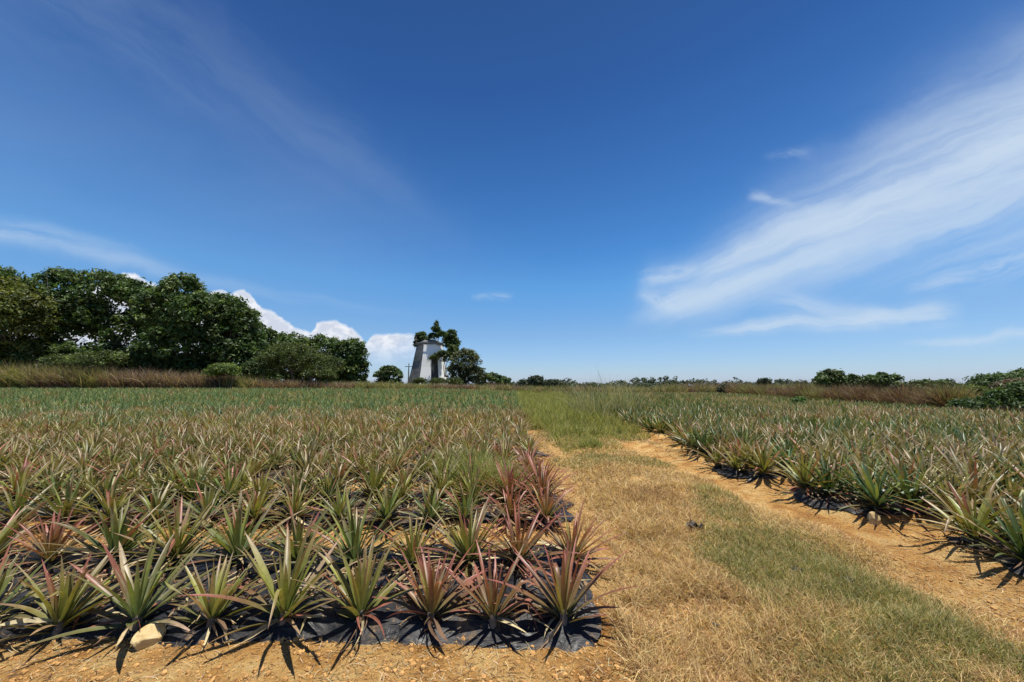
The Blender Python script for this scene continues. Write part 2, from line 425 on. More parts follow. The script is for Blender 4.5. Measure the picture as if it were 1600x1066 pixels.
def dead_mesh(H, seed, n=9, red=False):
    r = np.random.default_rng(seed+999)
    az = r.uniform(0, 2*PI, n)
    el = r.uniform(R(-2), R(28), n); L = H*r.uniform(0.5, 1.0, n); W = r.uniform(0.014, 0.032, n)
    curl = r.uniform(R(15), R(55), n)
    P = np.stack([0.03*np.cos(az), 0.03*np.sin(az), 0.03+r.uniform(0, 0.04, n)], -1)
    pal = np.array([(0.50, 0.38, 0.20), (0.32, 0.21, 0.11), (0.62, 0.52, 0.30), (0.20, 0.12, 0.07), (0.30, 0.11, 0.07)])
    c = pal[r.integers(0, 5, n)]
    V, Fc, C = blades(P, az, el, L, W, curl, 6, 0.3, c*0.7, c, c*1.15, azd=r.normal(0, 0.5, n), roll=r.normal(0, 0.6, n))
    V[:, 2] = np.maximum(V[:, 2], 0.012)
    return make_mesh("withered_leaves", V, Fc, M_dry, C)
def stem_mesh(seed):
    V, Fc = tube([(0, 0, -0.03), (0.003, 0, 0.03), (0, 0.003, 0.06), (0, 0, 0.09)], [0.022, 0.026, 0.020, 0.008], 7)
    me = make_mesh("stem", V, Fc, M_bark); return me

# ---- positions of all the plants
plants = []   # x, y, field, row, order-from-track, kind, H
def kind_left(x, y):
    q = random.random()
    near_edge = sstep(1.6, 0.3, 0.45-x)*sstep(8.5, 4.5, y)
    if q < 0.75*near_edge: return 'red'
    n = float(vnoise(x*0.35+3, y*0.35)); q = random.random()
    yy_ = y+(float(fbm(x*0.12+7, y*0.12, 3))-0.5)*9
    if y > 9.5 and random.random() < 0.95*sstep(9.5, 21, yy_): return 'blue' if q < 0.85 else 'green'
    if y > 13: return 'tan' if n > 0.5 else ('olive' if q < 0.6 else 'green')
    if y > 6.8: return 'tan' if q < 0.34 else ('olive' if q < 0.68 else 'green')
    return 'green' if q < 0.42 else ('olive' if q < 0.85 else 'tan')
def kind_right(x, y):
    n = float(vnoise(x*0.3+30, y*0.3+5)); q = random.random()
    if y > 14 and x < 9 and q < 0.7: return 'deep'
    d = math.hypot(x-3.8, 0)
    if q < 0.30*(1-sstep(0, 1.2, d)): return 'olive'
    if n > 0.62 and q < 0.5: return 'tan'
    if x > 14.5+(y-14)*0.22 and q < 0.8: return 'deep'
    if q < 0.62: return 'deep'
    return 'green' if q < 0.78 else ('olive' if q < 0.84 else ('blue' if q < .94 else 'tan'))
row0 = [880, 770, 672, 563, 443, 330, 215, 92, -28, -150]
k0 = ['red', 'red', 'red', 'olive', 'olive', 'olive', 'green', 'olive', 'green', 'green']
for j, px in enumerate(row0):
    x, y = G(px, 966 + (3 if j > 4 else 0) + (4 if j > 6 else 0), 0.07)
    plants.append([x, y, 'L', 1, j+1, k0[j], [0.49, 0.43, 0.41, 0.47, 0.54, 0.41, 0.51, 0.42, 0.50, 0.50][j]])
row1 = [893, 811, 733, 646, 555, 465, 372, 272, 175, 78, -25, -120]
k1 = ['red', 'red', 'olive', 'olive', 'green', 'green', 'green', 'olive', 'green', 'red', 'olive', 'green']
for j, px in enumerate(row1):
    x, y = G(px, 885, 0.07)
    plants.append([x, y, 'L', 2, j+1, k1[j], [0.42, 0.46, 0.49, 0.38, 0.55, 0.44, 0.53, 0.51, 0.50, 0.40, 0.5, 0.5][j]])
row2 = [853, 797, 728, 672, 603, 533, 460, 397, 323, 242, 172, 102, 23, -50, -120]
for j, px in enumerate(row2):
    x, y = G(px, 812, 0.07)
    plants.append([x, y, 'L', 3, j+1, 'red' if j < 2 else random.choice(['olive', 'green', 'green']), random.uniform(0.40, 0.49)])
YFAR = 37.0
row = 3
for b in range(1, 22):
    for s_, dy in ((0, 0.20), (1, 0.62), (2, 1.04)):
        if b == 1 and s_ == 0: continue
        if b > 9 and s_ == 1: continue
        row += 1
        y0 = LF+PERIOD*b+dy
        if y0 > YFAR: break
        x = bed_end_left(b) - 0.10 - 0.2*random.random(); j = 0
        while x > -1.5*y0-4:
            j += 1
            if random.random() > 0.02:
                xx = x+random.gauss(0, .04); yy = y0+random.gauss(0, .05)
                plants.append([xx, yy, 'L', row, j, kind_left(xx, yy), random.uniform(0.38, 0.54)])
            x -= 0.44 if y0 < 22 else 0.50
row = 0
for b in range(0, 34):
    for s_, dy in ((0, 0.18), (1, 0.56), (2, 0.96)):
        if b > 9 and s_ == 1: continue
        row += 1
        y0 = RF+PERIOD*b+dy
        lim = 19.5+(y0-14)*0.22
        x = bed_end_right(b) + 0.17 + 0.15*random.random() + (0.22 if s_ == 0 and b < 3 else 0); j = 0
        while x < min(1.5*y0+4, lim):
            j += 1
            xx = x+random.gauss(0, .05); yy = y0+random.gauss(0, .05)
            plants.append([xx, yy, 'R', row, j, kind_right(xx, yy), random.uniform(0.52, 0.66)])
            x += 0.42 if y0 < 22 else 0.5
            if len(plants) > 20000: break
# choose the 300 that show largest: nearest ones inside the frame
for p in plants:
    px, py, dep = topx(p[0], p[1], 0.3)
    m = 0.22*F/dep
    p.append(dep); p.append(-m < px < 1600+m and dep > 0.3)
vis = sorted([p for p in plants if p[8]], key=lambda p: p[7])
single = vis[:300]; sid = set(id(p) for p in single)
mass = [p for p in plants if id(p) not in sid]
DESC = {'green': ['grey-green', 'sage green', 'pale green'], 'olive': ['yellow-green', 'olive green'], 'red': ['red-tipped', 'reddish'],
        'tan': ['tan and green', 'sun-bleached'], 'deep': ['dark green', 'deep green'], 'blue': ['bluish green', 'cool green']}
pool = {}; dpool = [dead_mesh(0.5, 700+i, 10) for i in range(10)]; stemme = stem_mesh(0)
cnt = {}
for rank, p in enumerate(single):
    x, y, fld, rw, od, kd, H, dep, _ = p
    z = float(hgt(x, y))
    if rank < 60:
        me = plant_mesh(kd, H, 100+rank, n=int(random.uniform(34, 46)), nseg=8, big=random.uniform(0.92, 1.10) if fld == 'L' else 1.0, front=(fld == 'L' and rw == 1)); sc = 1.0
    else:
        key = (kd, cnt.get(kd, 0) % 6); cnt[kd] = cnt.get(kd, 0)+1
        if key not in pool: pool[key] = plant_mesh(kd, 0.52, 500+len(pool), n=34, nseg=7)
        me = pool[key]; sc = H/0.52
    root = empty("pineapple_plant", (x, y, z+0.012), 0.0 if (fld == 'L' and rw == 1) else random.uniform(0, 2*PI)); root.scale = (sc,)*3; root.rotation_euler[0] = random.gauss(0, 0.07); root.rotation_euler[1] = random.gauss(0, 0.07)
    fw = "left" if fld == 'L' else "right"
    rn = "front" if rw == 1 else ORD[rw] if rw < len(ORD) else str(rw)
    on = ORD[od] if od < len(ORD) else f"{od}th"
    tag(root, f"{DESC[kd][rank % len(DESC[kd])]} pineapple plant, {on} from the track in the {fw} field's {rn} planting row",
        "pineapple plant", f"pineapple plants in the {fw} field")
    link("leaves", me, root)
    link("withered_leaves", dead_mesh(0.30 if rw == 1 else 0.45, 1300+rank, 8 if rw == 1 else 11) if rank < 40 else dpool[rank % 10], root)
    link("stem", stemme, root)

# ---- all the rest of the field as one mass
def mass_build(lst, nl, nseg, fold, wmul, seed, tone=1.0):
    acc = Acc(); r = np.random.default_rng(seed)
    proto = {}
    for kd in PAL:
        for v in range(6):
            base, az, el, L, W, curl, kink, c0, c1, c2, rr = plant_arrays(nl, kd, 0.54, seed*10+v+hash_(kd))
            proto[(kd, v)] = blades(base, az, el, L, W*wmul, curl, nseg, fold, c0, c1, c2, None, azd=rr.normal(0, 0.15, nl), roll=rr.normal(0, 0.2, nl))
    for p in lst:
        V, Fc, C = proto[(p[5], int(r.integers(0, 6)))]
        a = r.uniform(0, 2*PI); s = p[6]/0.54; ca, sa = math.cos(a)*s, math.sin(a)*s
        tz = r.uniform(0.93, 1.07)
        V2 = np.stack([V[:, 0]*ca-V[:, 1]*sa+p[0], V[:, 0]*sa+V[:, 1]*ca+p[1], V[:, 2]*s*tz+float(hgt(p[0], p[1]))], -1)
        acc.add(V2, Fc, np.clip(C*tone*r.uniform(0.85, 1.15), 0, 0.9))
    return acc
def hash_(s): return sum(ord(c) for c in s)
near_m = [p for p in mass if p[1] < 17]; far_m = [p for p in mass if p[1] >= 17]
A = mass_build(near_m, 30, 4, 0.35, 1.15, 3)
B = mass_build(far_m, 20, 3, 0.0, 1.5, 5)
for V, Fc, C in [B.get()]: A.add(V, Fc, C)
nfar = len(A.F[-1])
V, Fc, C = A.get()
me = make_mesh("pineapple_crop", V, Fc, M_leaf, C); me.materials.append(M_cropfar)
mi = np.zeros(len(me.polygons), dtype=np.int32); mi[-nfar:] = 1; me.polygons.foreach_set("material_index", mi)
o = link("pineapple_crop", me)
tag(o, "dense far rows of green and tan pineapple leaves filling both fields", "pineapple crop", kind="stuff")

# ------------------------------------------------------------------ grass and litter
def scatter(n, x0, x1, y0, y1, dens):
    xs = []; ys = []
    while sum(len(a) for a in xs) < n:
        m = n*2
        # denser near the camera: sample y so that density ~ 1/y^1.5
        u = rng.random(m); y = (y0**-0.8 + u*(y1**-0.8-y0**-0.8))**(-1/0.8)
        x = rng.uniform(x0, x1, m)
        k = rng.random(m) < dens(x, y)
        xs.append(x[k]); ys.append(y[k])
    return np.concatenate(xs)[:n], np.concatenate(ys)[:n]
def pick(pal, n, jit=0.15):
    pal = np.array(pal); c = pal[rng.integers(0, len(pal), n)]
    return np.clip(c*(1+rng.normal(0, jit, (n, 1)))*(1+rng.normal(0, 0.05, (n, 3))), 0.01, 0.95)
def grass_mesh(name, n, x, y, Lr, Wr, elr, curlr, pal, nseg=3, hmul=None, zoff=0.0):
    L = rng.uniform(*Lr, n)*(1 if hmul is None else hmul); W = rng.uniform(*Wr, n)*np.clip(y/3.5, 1, 12)
    az = rng.uniform(0, 2*PI, n); el = rng.uniform(*elr, n); curl = rng.uniform(*curlr, n)
    c = pick(pal, n)
    P = np.stack([x, y, hgt(x, y)-0.004+zoff], -1)
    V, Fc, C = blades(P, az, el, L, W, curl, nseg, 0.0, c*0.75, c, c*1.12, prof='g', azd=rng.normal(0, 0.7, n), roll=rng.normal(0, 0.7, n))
    return V, Fc, C
STRAW = [(0.66, 0.48, 0.22), (0.55, 0.37, 0.16), (0.76, 0.60, 0.31), (0.38, 0.23, 0.10), (0.62, 0.44, 0.20), (0.27, 0.155, 0.075)]
GREEN = [(0.19, 0.20, 0.055), (0.25, 0.245, 0.08), (0.15, 0.165, 0.05), (0.50, 0.42, 0.20), (0.33, 0.29, 0.11), (0.46, 0.36, 0.17)]
n = 190000
x, y = scatter(n, 0.2, 5.2, 1.5, 13.5, lambda x, y: zones(x, y)[0]**1.2*(0.45+0.75*fbm(x*2.2, y*2.2, 3))*sstep(5.2, 3.8, x))
hm = 0.35+1.5*fbm(x*1.6+9, y*1.6, 4)**1.5*1.4
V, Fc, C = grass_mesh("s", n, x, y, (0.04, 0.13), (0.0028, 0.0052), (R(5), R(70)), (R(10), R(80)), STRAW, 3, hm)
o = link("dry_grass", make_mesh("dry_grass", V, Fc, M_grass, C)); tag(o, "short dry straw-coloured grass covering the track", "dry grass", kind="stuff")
n = 90000
x, y = scatter(n, 0.3, 5.0, 1.5, 13.5, lambda x, y: zones(x, y)[1]*(0.35+0.9*fbm(x*3.2, y*3.2, 3)))
hm = 0.45+1.3*fbm(x*1.6+4, y*1.6, 4)**1.4*1.3
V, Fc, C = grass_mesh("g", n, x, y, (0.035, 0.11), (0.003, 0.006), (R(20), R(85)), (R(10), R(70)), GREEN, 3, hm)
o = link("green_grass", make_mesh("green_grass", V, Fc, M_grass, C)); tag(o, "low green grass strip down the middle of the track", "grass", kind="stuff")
# thin litter on the bare soil
n = 60000
x, y = scatter(n, -4.5, 6.0, 1.5, 9.5, lambda x, y: np.clip(zones(x, y)[2], 0, 1)*(0.15+1.3*np.clip(fbm(x*1.6+2, y*1.6, 3)-0.35, 0, 1)))
V, Fc, C = grass_mesh("l", n, x, y, (0.02, 0.09), (0.002, 0.0045), (R(-2), R(30)), (R(0), R(60)), [(0.60, 0.45, 0.22), (0.40, 0.26, 0.12), (0.16, 0.09, 0.05), (0.70, 0.58, 0.36)], 3, None, 0.004)
V0_, F0_, C0_ = V, Fc, C
# dead leaf pieces and blown soil lying on the film
n = 5000
x, y = scatter(n, -6.5, 0.5, LF, 11, lambda x, y: (bedprof(y, LF) > 0.5)*(0.15+1.2*np.clip(fbm(x*2.1+12, y*2.1, 3)-0.35, 0, 1)))
x2, y2 = scatter(3500, 3.9, 9.5, RF, 11, lambda x, y: (bedprof(y, RF) > 0.5)*1.0)
x = np.concatenate([x, x2]); y = np.concatenate([y, y2])
V2, F2, C2 = grass_mesh("d", len(x), x, y, (0.04, 0.20), (0.006, 0.018), (R(-4), R(22)), (R(0), R(50)), [(0.50, 0.38, 0.20), (0.30, 0.19, 0.10), (0.60, 0.48, 0.27), (0.20, 0.11, 0.06), (0.34, 0.15, 0.08)], 4, None, 0.032)
F2 = F2+len(V0_); o = link("straw_litter", make_mesh("straw_litter", np.concatenate([V0_, V2]), np.concatenate([F0_, F2]), M_grass, np.concatenate([C0_, C2]))); tag(o, "scattered straw and dead leaf pieces on the bare soil and film", "straw litter", kind="stuff")
# soil crumbs
def icos():
    t = (1+5**.5)/2
    v = np.array([(-1, t, 0), (1, t, 0), (-1, -t, 0), (1, -t, 0), (0, -1, t), (0, 1, t), (0, -1, -t), (0, 1, -t), (t, 0, -1), (t, 0, 1), (-t, 0, -1), (-t, 0, 1)], float)
    v /= np.linalg.norm(v[0])
    f = np.array([(0, 11, 5), (0, 5, 1), (0, 1, 7), (0, 7, 10), (0, 10, 11), (1, 5, 9), (5, 11, 4), (11, 10, 2), (10, 7, 6), (7, 1, 8), (3, 9, 4), (3, 4, 2), (3, 2, 6), (3, 6, 8), (3, 8, 9), (4, 9, 5), (2, 4, 11), (6, 2, 10), (8, 6, 7), (9, 8, 1)])
    return v, f
iv, if_ = icos()
n = 24000
x, y = scatter(n, -4.5, 6.0, 1.5, 9, lambda x, y: np.clip(zones(x, y)[2], 0, 1)*0.8)
r_ = rng.pareto(3.0, n)*0.005+0.004; r_ = np.minimum(r_, 0.017)
Vv = iv[None]*(1+rng.normal(0, 0.18, (n, 12, 1)))*r_[:, None, None]*np.array([1, 1, 0.7])
Vv = Vv + np.stack([x, y, hgt(x, y)+r_*0.3], -1)[:, None, :]
Fv = (if_[None]+(np.arange(n)*12)[:, None, None]).reshape(-1, 3)
o = link("soil_clods", make_mesh("soil_clods", Vv, Fv, M_clod, None, False)); tag(o, "small crumbs of orange soil on the bare ground", "soil crumbs", kind="stuff")

# tall grass: blades plus feathery stalks
def tallgrass(n, xf, hf, pal, Wr=(0.02, 0.04), nseg=4, elr=(R(50), R(88)), curlr=(R(5), R(60))):
    x, y, h = xf(n); n = len(x)
    L = h*rng.uniform(0.55, 1.1, n)*hf; W = rng.uniform(*Wr, n)
    az = rng.uniform(0, 2*PI, n); el = rng.uniform(*elr, n); curl = rng.uniform(*curlr, n)
    c = pick(pal, n, 0.22); P = np.stack([x, y, hgt(x, y)-0.02], -1)
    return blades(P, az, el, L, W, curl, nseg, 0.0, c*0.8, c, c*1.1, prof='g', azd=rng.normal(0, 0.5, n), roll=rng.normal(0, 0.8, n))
# yellow-green weeds that close the track further off
def f_track(n):
    y = rng.uniform(8.3, 36, n)
    x = rng.uniform(0.55, 4.0, n)
    k = (sstep(8.3, 12.5, y + (fbm(x*0.9, y*0.5, 3)-0.5)*4 + 0.8*(x-1.2 > 0)*(x < 2.8)) > rng.random(n)) & ~((x < 1.15) & (y < 12.5)) & ~((x > 2.6) & (y < 10.5))
    x, y = x[k], y[k]
    h = 0.16+0.62*sstep(9, 15, y)*fbm(x*1.3, y*0.8, 3)**1.3*1.5
    return x, y, h
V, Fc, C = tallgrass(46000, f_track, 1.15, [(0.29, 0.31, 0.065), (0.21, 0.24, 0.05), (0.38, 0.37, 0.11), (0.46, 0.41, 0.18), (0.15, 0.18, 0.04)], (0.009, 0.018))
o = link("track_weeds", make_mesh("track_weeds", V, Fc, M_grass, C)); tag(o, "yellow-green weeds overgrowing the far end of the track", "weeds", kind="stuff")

def clump(name, cx, cy, rad, n, h, pal, label, cat, W=(0.006, 0.012), group=None, elr=(R(45), R(88))):
    def f(n):
        a = rng.uniform(0, 2*PI, n); rr = rad*np.sqrt(rng.random(n))
        return cx+rr*np.cos(a), cy+rr*np.sin(a), np.full(n, h)*(1-0.35*(rr/rad)**2)
    V, Fc, C = tallgrass(n, f, 1.0, pal, W, 4, elr)
    b = np.array([cx, cy, float(hgt(cx, cy))])
    o = link(name, make_mesh(name, V-b, Fc, M_grass, C), loc=tuple(b))
    tag(o, label, cat, group); return o
YG = [(0.34, 0.35, 0.10), (0.26, 0.29, 0.075), (0.44, 0.41, 0.17), (0.18, 0.21, 0.06)]
cx, cy = G(762, 770); clump("weed_clump", cx, cy, 0.55, 2600, 0.66, YG, "feathery yellow-green weed clump growing among the left pineapples near the track", "weed", group="weed clumps")
cx, cy = G(722, 748); clump("weed_clump", cx, cy, 0.5, 1500, 0.60, YG, "thinner olive weed clump behind the feathery one in the left field", "weed", group="weed clumps")
cx, cy = G(922, 700); clump("weed_clump", cx, cy, 0.28, 600, 0.42, YG, "green grass tuft standing alone on the track where the weeds begin", "weed", group="weed clumps")
cx, cy = G(1112, 770); clump("weed_clump", cx, cy, 0.22, 300, 0.22, YG+STRAW[:3], "low greenish tuft at the upper end of the green strip", "weed", group="weed clumps")
cx, cy = G(1020, 782); clump("dry_tuft", cx, cy, 0.45, 1100, 0.2, [(0.36, 0.22, 0.10), (0.50, 0.34, 0.16), (0.28, 0.16, 0.08)], "reddish brown dry grass tuft between the two wheel tracks", "dry grass", W=(0.003, 0.006))
# seeding grass seen against the sky
cx = 2.6
for i, (px, Yd, h) in enumerate([(930, 15, 2.35), (955, 16, 2.55), (978, 15.5, 2.4), (905, 17, 2.2)]):
    xx = at(px, 600, Yd)[0]
    clump("seeding_grass", xx, Yd, 0.55, 170, h, [(0.30, 0.30, 0.14), (0.40, 0.38, 0.2), (0.24, 0.26, 0.1)],
          f"{['tall', 'tallest', 'broad', 'short'][i]} feathery seeding grass stalks against the sky at the {['left', 'middle', 'right', 'far left'][i]} of the group beside the track", "grass clump", W=(0.009, 0.016), group="seeding grass beside the track", elr=(R(60), R(88)))

# dry grass banks behind the fields
BROWN = [(0.22, 0.155, 0.115), (0.28, 0.205, 0.15), (0.15, 0.095, 0.072), (0.38, 0.29, 0.20), (0.18, 0.11, 0.09), (0.24, 0.16, 0.12)]
BGRN = [(0.27, 0.26, 0.10), (0.20, 0.21, 0.075), (0.38, 0.32, 0.17), (0.14, 0.17, 0.055)]
def f_left(n):
    x = rng.uniform(-72, -2, n); y = 38.4 + rng.random(n)*2.6 + 0.0*x
    px = 800 + F*x/(y*cp)
    h = np.interp(px, [0, 100, 250, 330, 420, 520, 640, 800], [3.0, 2.8, 2.25, 2.1, 1.35, 1.1, 0.9, 0.7])*(0.72+0.5*fbm(x*0.7, y*0.5, 3))
    return x, y, h
def bank(f, n, pals, name, label, W):
    x, y, h = f(n)
    pa, pb = pals
    w = (fbm(x*0.25+4, y*0.2, 3) > 0.60) | (rng.random(len(x)) < 0.12)
    acc = Acc()
    for msk, pal in ((~w, pa), (w, pb)):
        V, Fc, C = tallgrass(int(msk.sum()), lambda m, a=x[msk], b=y[msk], c=h[msk]: (a, b, c), 1.1, pal, W, 4, (R(55), R(90)), (R(5), R(75)))
        acc.add(V, Fc, C)
    V, Fc, C = acc.get()
    o = link(name, make_mesh(name, V, Fc, M_grass, C)); tag(o, label, "tall grass", kind="stuff")
bank(f_left, 52000, (BROWN, BGRN), "dry_grass_bank", "band of tall brown dry grass between the left field and the trees", (0.03, 0.07))
def f_right(n):
    y = 18.6 + (rng.random(n)**1.5)*47; x = 20.6+(y-14)*0.22 + rng.random(n)*1.5
    px = 800+F*x/(y*cp)
    h = 1.35*(0.45+1.0*fbm(x*1.0, y*0.6, 3)) + 0.35*sstep(24, 45, y)
    return x, y, h
bank(f_right, 36000, ([(0.13, 0.075, 0.052), (0.19, 0.115, 0.08), (0.10, 0.058, 0.042), (0.27, 0.19, 0.125)], [(0.20, 0.19, 0.08), (0.15, 0.15, 0.055), (0.28, 0.24, 0.12)]), "dry_grass_hedge", "low reddish brown dry grass along the far edge of the right field", (0.018, 0.04))
def f_mid(n):
    x = rng.uniform(-30, 50, n); y = 52+rng.random(n)*4
    return x, y, (1.15+0.75*sstep(0, 14, x))*(0.55+0.8*fbm(x*0.4, y*0.3, 3))
bank(f_mid, 22000, (BGRN, BROWN), "rough_grass", "rough green and brown grass behind the fields at the horizon", (0.03, 0.06))

# ------------------------------------------------------------------ trees
def leafcloud(centres, crad, per, size, pal, r, up=0.5, shade_pal=None):
    n = len(centres)*per
    c = np.repeat(centres, per, 0); cr = np.repeat(crad, per)
    d = r.normal(0, 1, (n, 3)); d /= np.linalg.norm(d, axis=1)[:, None]
    rad = r.random(n)**0.45
    pos = c + d*rad[:, None]*cr[:, None]*np.array([1, 1, 0.72])
    nrm = d*0.8 + r.normal(0, 0.5, (n, 3)) + np.array([0, 0, up]); nrm /= np.linalg.norm(nrm, axis=1)[:, None]
    t = np.cross(nrm, r.normal(0, 1, (n, 3))); t /= np.linalg.norm(t, axis=1)[:, None]+1e-9
    b = np.cross(nrm, t)
    s = size*r.uniform(0.6, 1.25, n)[:, None]
    V = np.stack([pos-t*s, pos-b*s*0.42+nrm*s*.12, pos+t*s, pos+b*s*0.42+nrm*s*.12], 1).reshape(-1, 3)
    Fc = np.arange(n*4).reshape(n, 4)
    pal = np.array(pal); cc = pal[r.integers(0, len(pal), len(centres))]
    cc = np.repeat(cc, per, 0)*(1+r.normal(0, 0.2, (n, 1)))
    return V, Fc, np.repeat(np.clip(cc, 0.008, 0.6), 4, 0)
def tree(name, base, height, lobes, pal, seed, label, cat="tree", group=None, clumps=420, crad=(0.45, 0.9), per=22, size=0.20, trunk=True, mat=None, tr=0.22, stems=1, up=0.5):
    """lobes: list of (dx, dy, z, rx, ry, rz) relative to the base"""
    r = np.random.default_rng(seed)
    root = empty(name, base); tag(root, label, cat, group)
    lob = np.array(lobes, float); vol = lob[:, 3]*lob[:, 5]; pr = vol/vol.sum()
    which = r.choice(len(lob), clumps, p=pr)
    L = lob[which]
    d = r.normal(0, 1, (clumps, 3)); d /= np.linalg.norm(d, axis=1)[:, None]
    d[:, 2] = np.where(d[:, 2] < -0.45, -d[:, 2], d[:, 2])
    rad = 0.45+0.58*r.random(clumps)**0.5
    cen = L[:, :3] + d*rad[:, None]*L[:, 3:6]
    cr = r.uniform(*crad, clumps)
    V, Fc, C = leafcloud(cen, cr, per, size, pal, r, up)
    V[:, 2] = np.maximum(V[:, 2], -1.5 if cat == 'shrub' else 0.0)
    link("crown", make_mesh("crown", V, Fc, mat or M_crown, C, False), root)
    if trunk:
        acc = Acc(); zc = float(np.min(lob[:, 2]))
        for s_ in range(stems):
            off = np.array([r.normal(0, 0.3)*(s_ > 0), r.normal(0, 0.3)*(s_ > 0), 0])
            p0 = off + np.array([0, 0, -0.2]); p1 = off*1.4+np.array([r.normal(0, .1), r.normal(0, .1), zc*0.5]); p2 = off*2+np.array([r.normal(0, .2), r.normal(0, .2), max(zc, height*0.4)])
            acc.add(*tube([p0, p1, p2], [tr*1.3, tr, tr*0.7], 8))
            for l in lob:
                for q in range(3):
                    e = l[:3]+r.normal(0, 0.35, 3)*l[3:6]
                    mid = (p2+e)/2+np.array([0, 0, -0.1*height])*r.uniform(0, 1)
                    acc.add(*tube([p1*0.4+p2*0.6, mid, e], [tr*0.5, tr*0.3, tr*0.08], 6))
        V, Fc, _ = acc.get()
        link("trunk", make_mesh("trunk", V, Fc, M_bark), root)
    return root
DK = [(0.052, 0.100, 0.028), (0.072, 0.130, 0.034), (0.10, 0.16, 0.044), (0.072, 0.11, 0.036), (0.15, 0.21, 0.065)]
YL = [(0.10, 0.13, 0.03), (0.15, 0.18, 0.04), (0.075, 0.10, 0.025), (0.20, 0.22, 0.055)]
OL = [(0.085, 0.115, 0.03), (0.11, 0.145, 0.038), (0.065, 0.095, 0.026)]
BR = [(0.15, 0.22, 0.045), (0.19, 0.26, 0.055), (0.11, 0.16, 0.04)]
def px_tree(name, pxs, Y, label, pal, seed, low=False, base=0.0, **kw):
    """pxs: list of (px, py, half width px, half height px) crown masses, set at distance Y"""
    cxm = float(np.mean([p[0] for p in pxs])); bx = (cxm-800)*Y*cp/F
    bz = float(hgt(bx, Y))+base; k = Y*cp/F
    lobes = []; r = random.Random(seed)
    for (px, py, hw, hh) in pxs:
        X_, _, Z_ = at(px, py, Y)
        lobes.append((X_-bx, r.uniform(-0.5, 0.5)*hw*k*0.5, Z_-bz, hw*k, hw*k*0.85, hh*k))
    if low:
        x0_ = min(l[0]-l[3]*0.8 for l in lobes); x1_ = max(l[0]+l[3]*0.8 for l in lobes); h_ = max(0.4, min(l[2] for l in lobes)*0.42)
        m_ = max(1, int(round((x1_-x0_)/(2.2*max(h_, 0.5)))))
        for q in range(m_):
            lobes.append((x0_+(q+0.5)*(x1_-x0_)/m_, r.uniform(-.5, .5), h_, (x1_-x0_)/m_*0.62, h_*1.1, h_*0.95))
        kw['clumps'] = int(kw['clumps']*1.3)
    top = max(l[2]+l[5] for l in lobes)
    return tree(name, (bx, Y, bz), top, lobes, pal, seed, label, **kw)
big = dict(low=True, group="trees behind the left field", per=24, size=0.26, crad=(0.40, 0.95))
px_tree("broadleaf_tree", [(10, 450, 32, 34), (-40, 470, 60, 60), (15, 500, 40, 50)], 48, "dark tree at the left edge rising behind the yellow-green one", DK, 21, clumps=420, **big)
px_tree("broadleaf_tree", [(-10, 480, 50, 48), (25, 510, 55, 45), (45, 490, 38, 35), (10, 555, 60, 30)], 42, "yellow-green tree at the left edge in front of the dark trees", YL, 22, clumps=700, **big)
px_tree("broadleaf_tree", [(85, 455, 36, 38), (65, 500, 50, 50), (110, 510, 40, 55), (80, 560, 50, 28)], 45, "dark green tree with round leaf clusters next to the yellow-green tree", DK, 23, clumps=620, **big)
px_tree("broadleaf_tree", [(155, 455, 42, 34), (190, 462, 36, 30), (140, 500, 40, 34), (200, 520, 40, 40), (160, 560, 60, 24)], 46, "broad dark tree with sky gaps through its crown and the white cloud behind", DK, 24, clumps=560, **big)
px_tree("broadleaf_tree", [(228, 478, 26, 30), (232, 520, 34, 40), (225, 565, 40, 22)], 47, "lower dark tree filling the dip between two taller crowns", DK, 25, clumps=330, **big)
px_tree("broadleaf_tree", [(282, 455, 32, 28), (262, 490, 38, 38), (310, 495, 42, 36), (285, 545, 60, 45)], 44, "tallest right-hand tree with a spiky leafy peak", DK, 26, clumps=760, **big)
px_tree("broadleaf_tree", [(345, 492, 40, 34), (372, 505, 30, 28), (350, 540, 52, 40), (375, 560, 30, 30)], 45, "rounded dark tree stepping down at the right end of the tall row", DK, 27, clumps=620, **big)
far_ = dict(low=True, group="lower trees right of the tall row", per=22, size=0.30, crad=(0.45, 0.9))
px_tree("broadleaf_tree", [(415, 535, 18, 22), (412, 562, 22, 22)], 55, "small slender tree just past the tall row", DK, 28, clumps=200, **far_)
px_tree("broadleaf_tree", [(450, 545, 32, 24), (455, 570, 34, 20)], 62, "low dark tree behind the olive bush", DK, 29, clumps=260, **far_)
px_tree("broadleaf_tree", [(503, 550, 34, 25), (500, 572, 36, 18)], 62, "low dark tree between the olive bush and the last tree of the row", DK, 30, clumps=280, **far_)
px_tree("broadleaf_tree", [(550, 556, 23, 25), (540, 574, 30, 18), (558, 575, 16, 16)], 60, "last tree of the row, rounded and dark against the pale sky", DK, 31, clumps=330, **far_)
bu = dict(cat="bush", trunk=True, tr=0.06, stems=3, group="bushes before the left trees", per=26, size=0.13, crad=(0.3, 0.6))
px_tree("bush", [(455, 560, 40, 24), (425, 575, 28, 20), (500, 572, 36, 18)], 42, "broad olive bush in front of the low trees", OL, 41, clumps=520, **bu)
px_tree("bush", [(120, 568, 45, 12), (180, 566, 45, 14)], 41.5, "wide green bush at the foot of the tall trees behind the brown grass", OL+DK[3:], 42, clumps=360, **bu)
px_tree("bush", [(355, 580, 20, 10), (335, 583, 12, 7)], 38.2, "small bright green bush on the grass bank", BR, 43, clumps=170, **bu)
px_tree("bush", [(400, 578, 16, 14)], 40.5, "dark little bush left of the olive bush", DK, 44, clumps=120, **bu)
px_tree("bush", [(500, 586, 24, 7)], 40, "low olive bush at the right foot of the broad one", OL, 45, clumps=120, **bu)
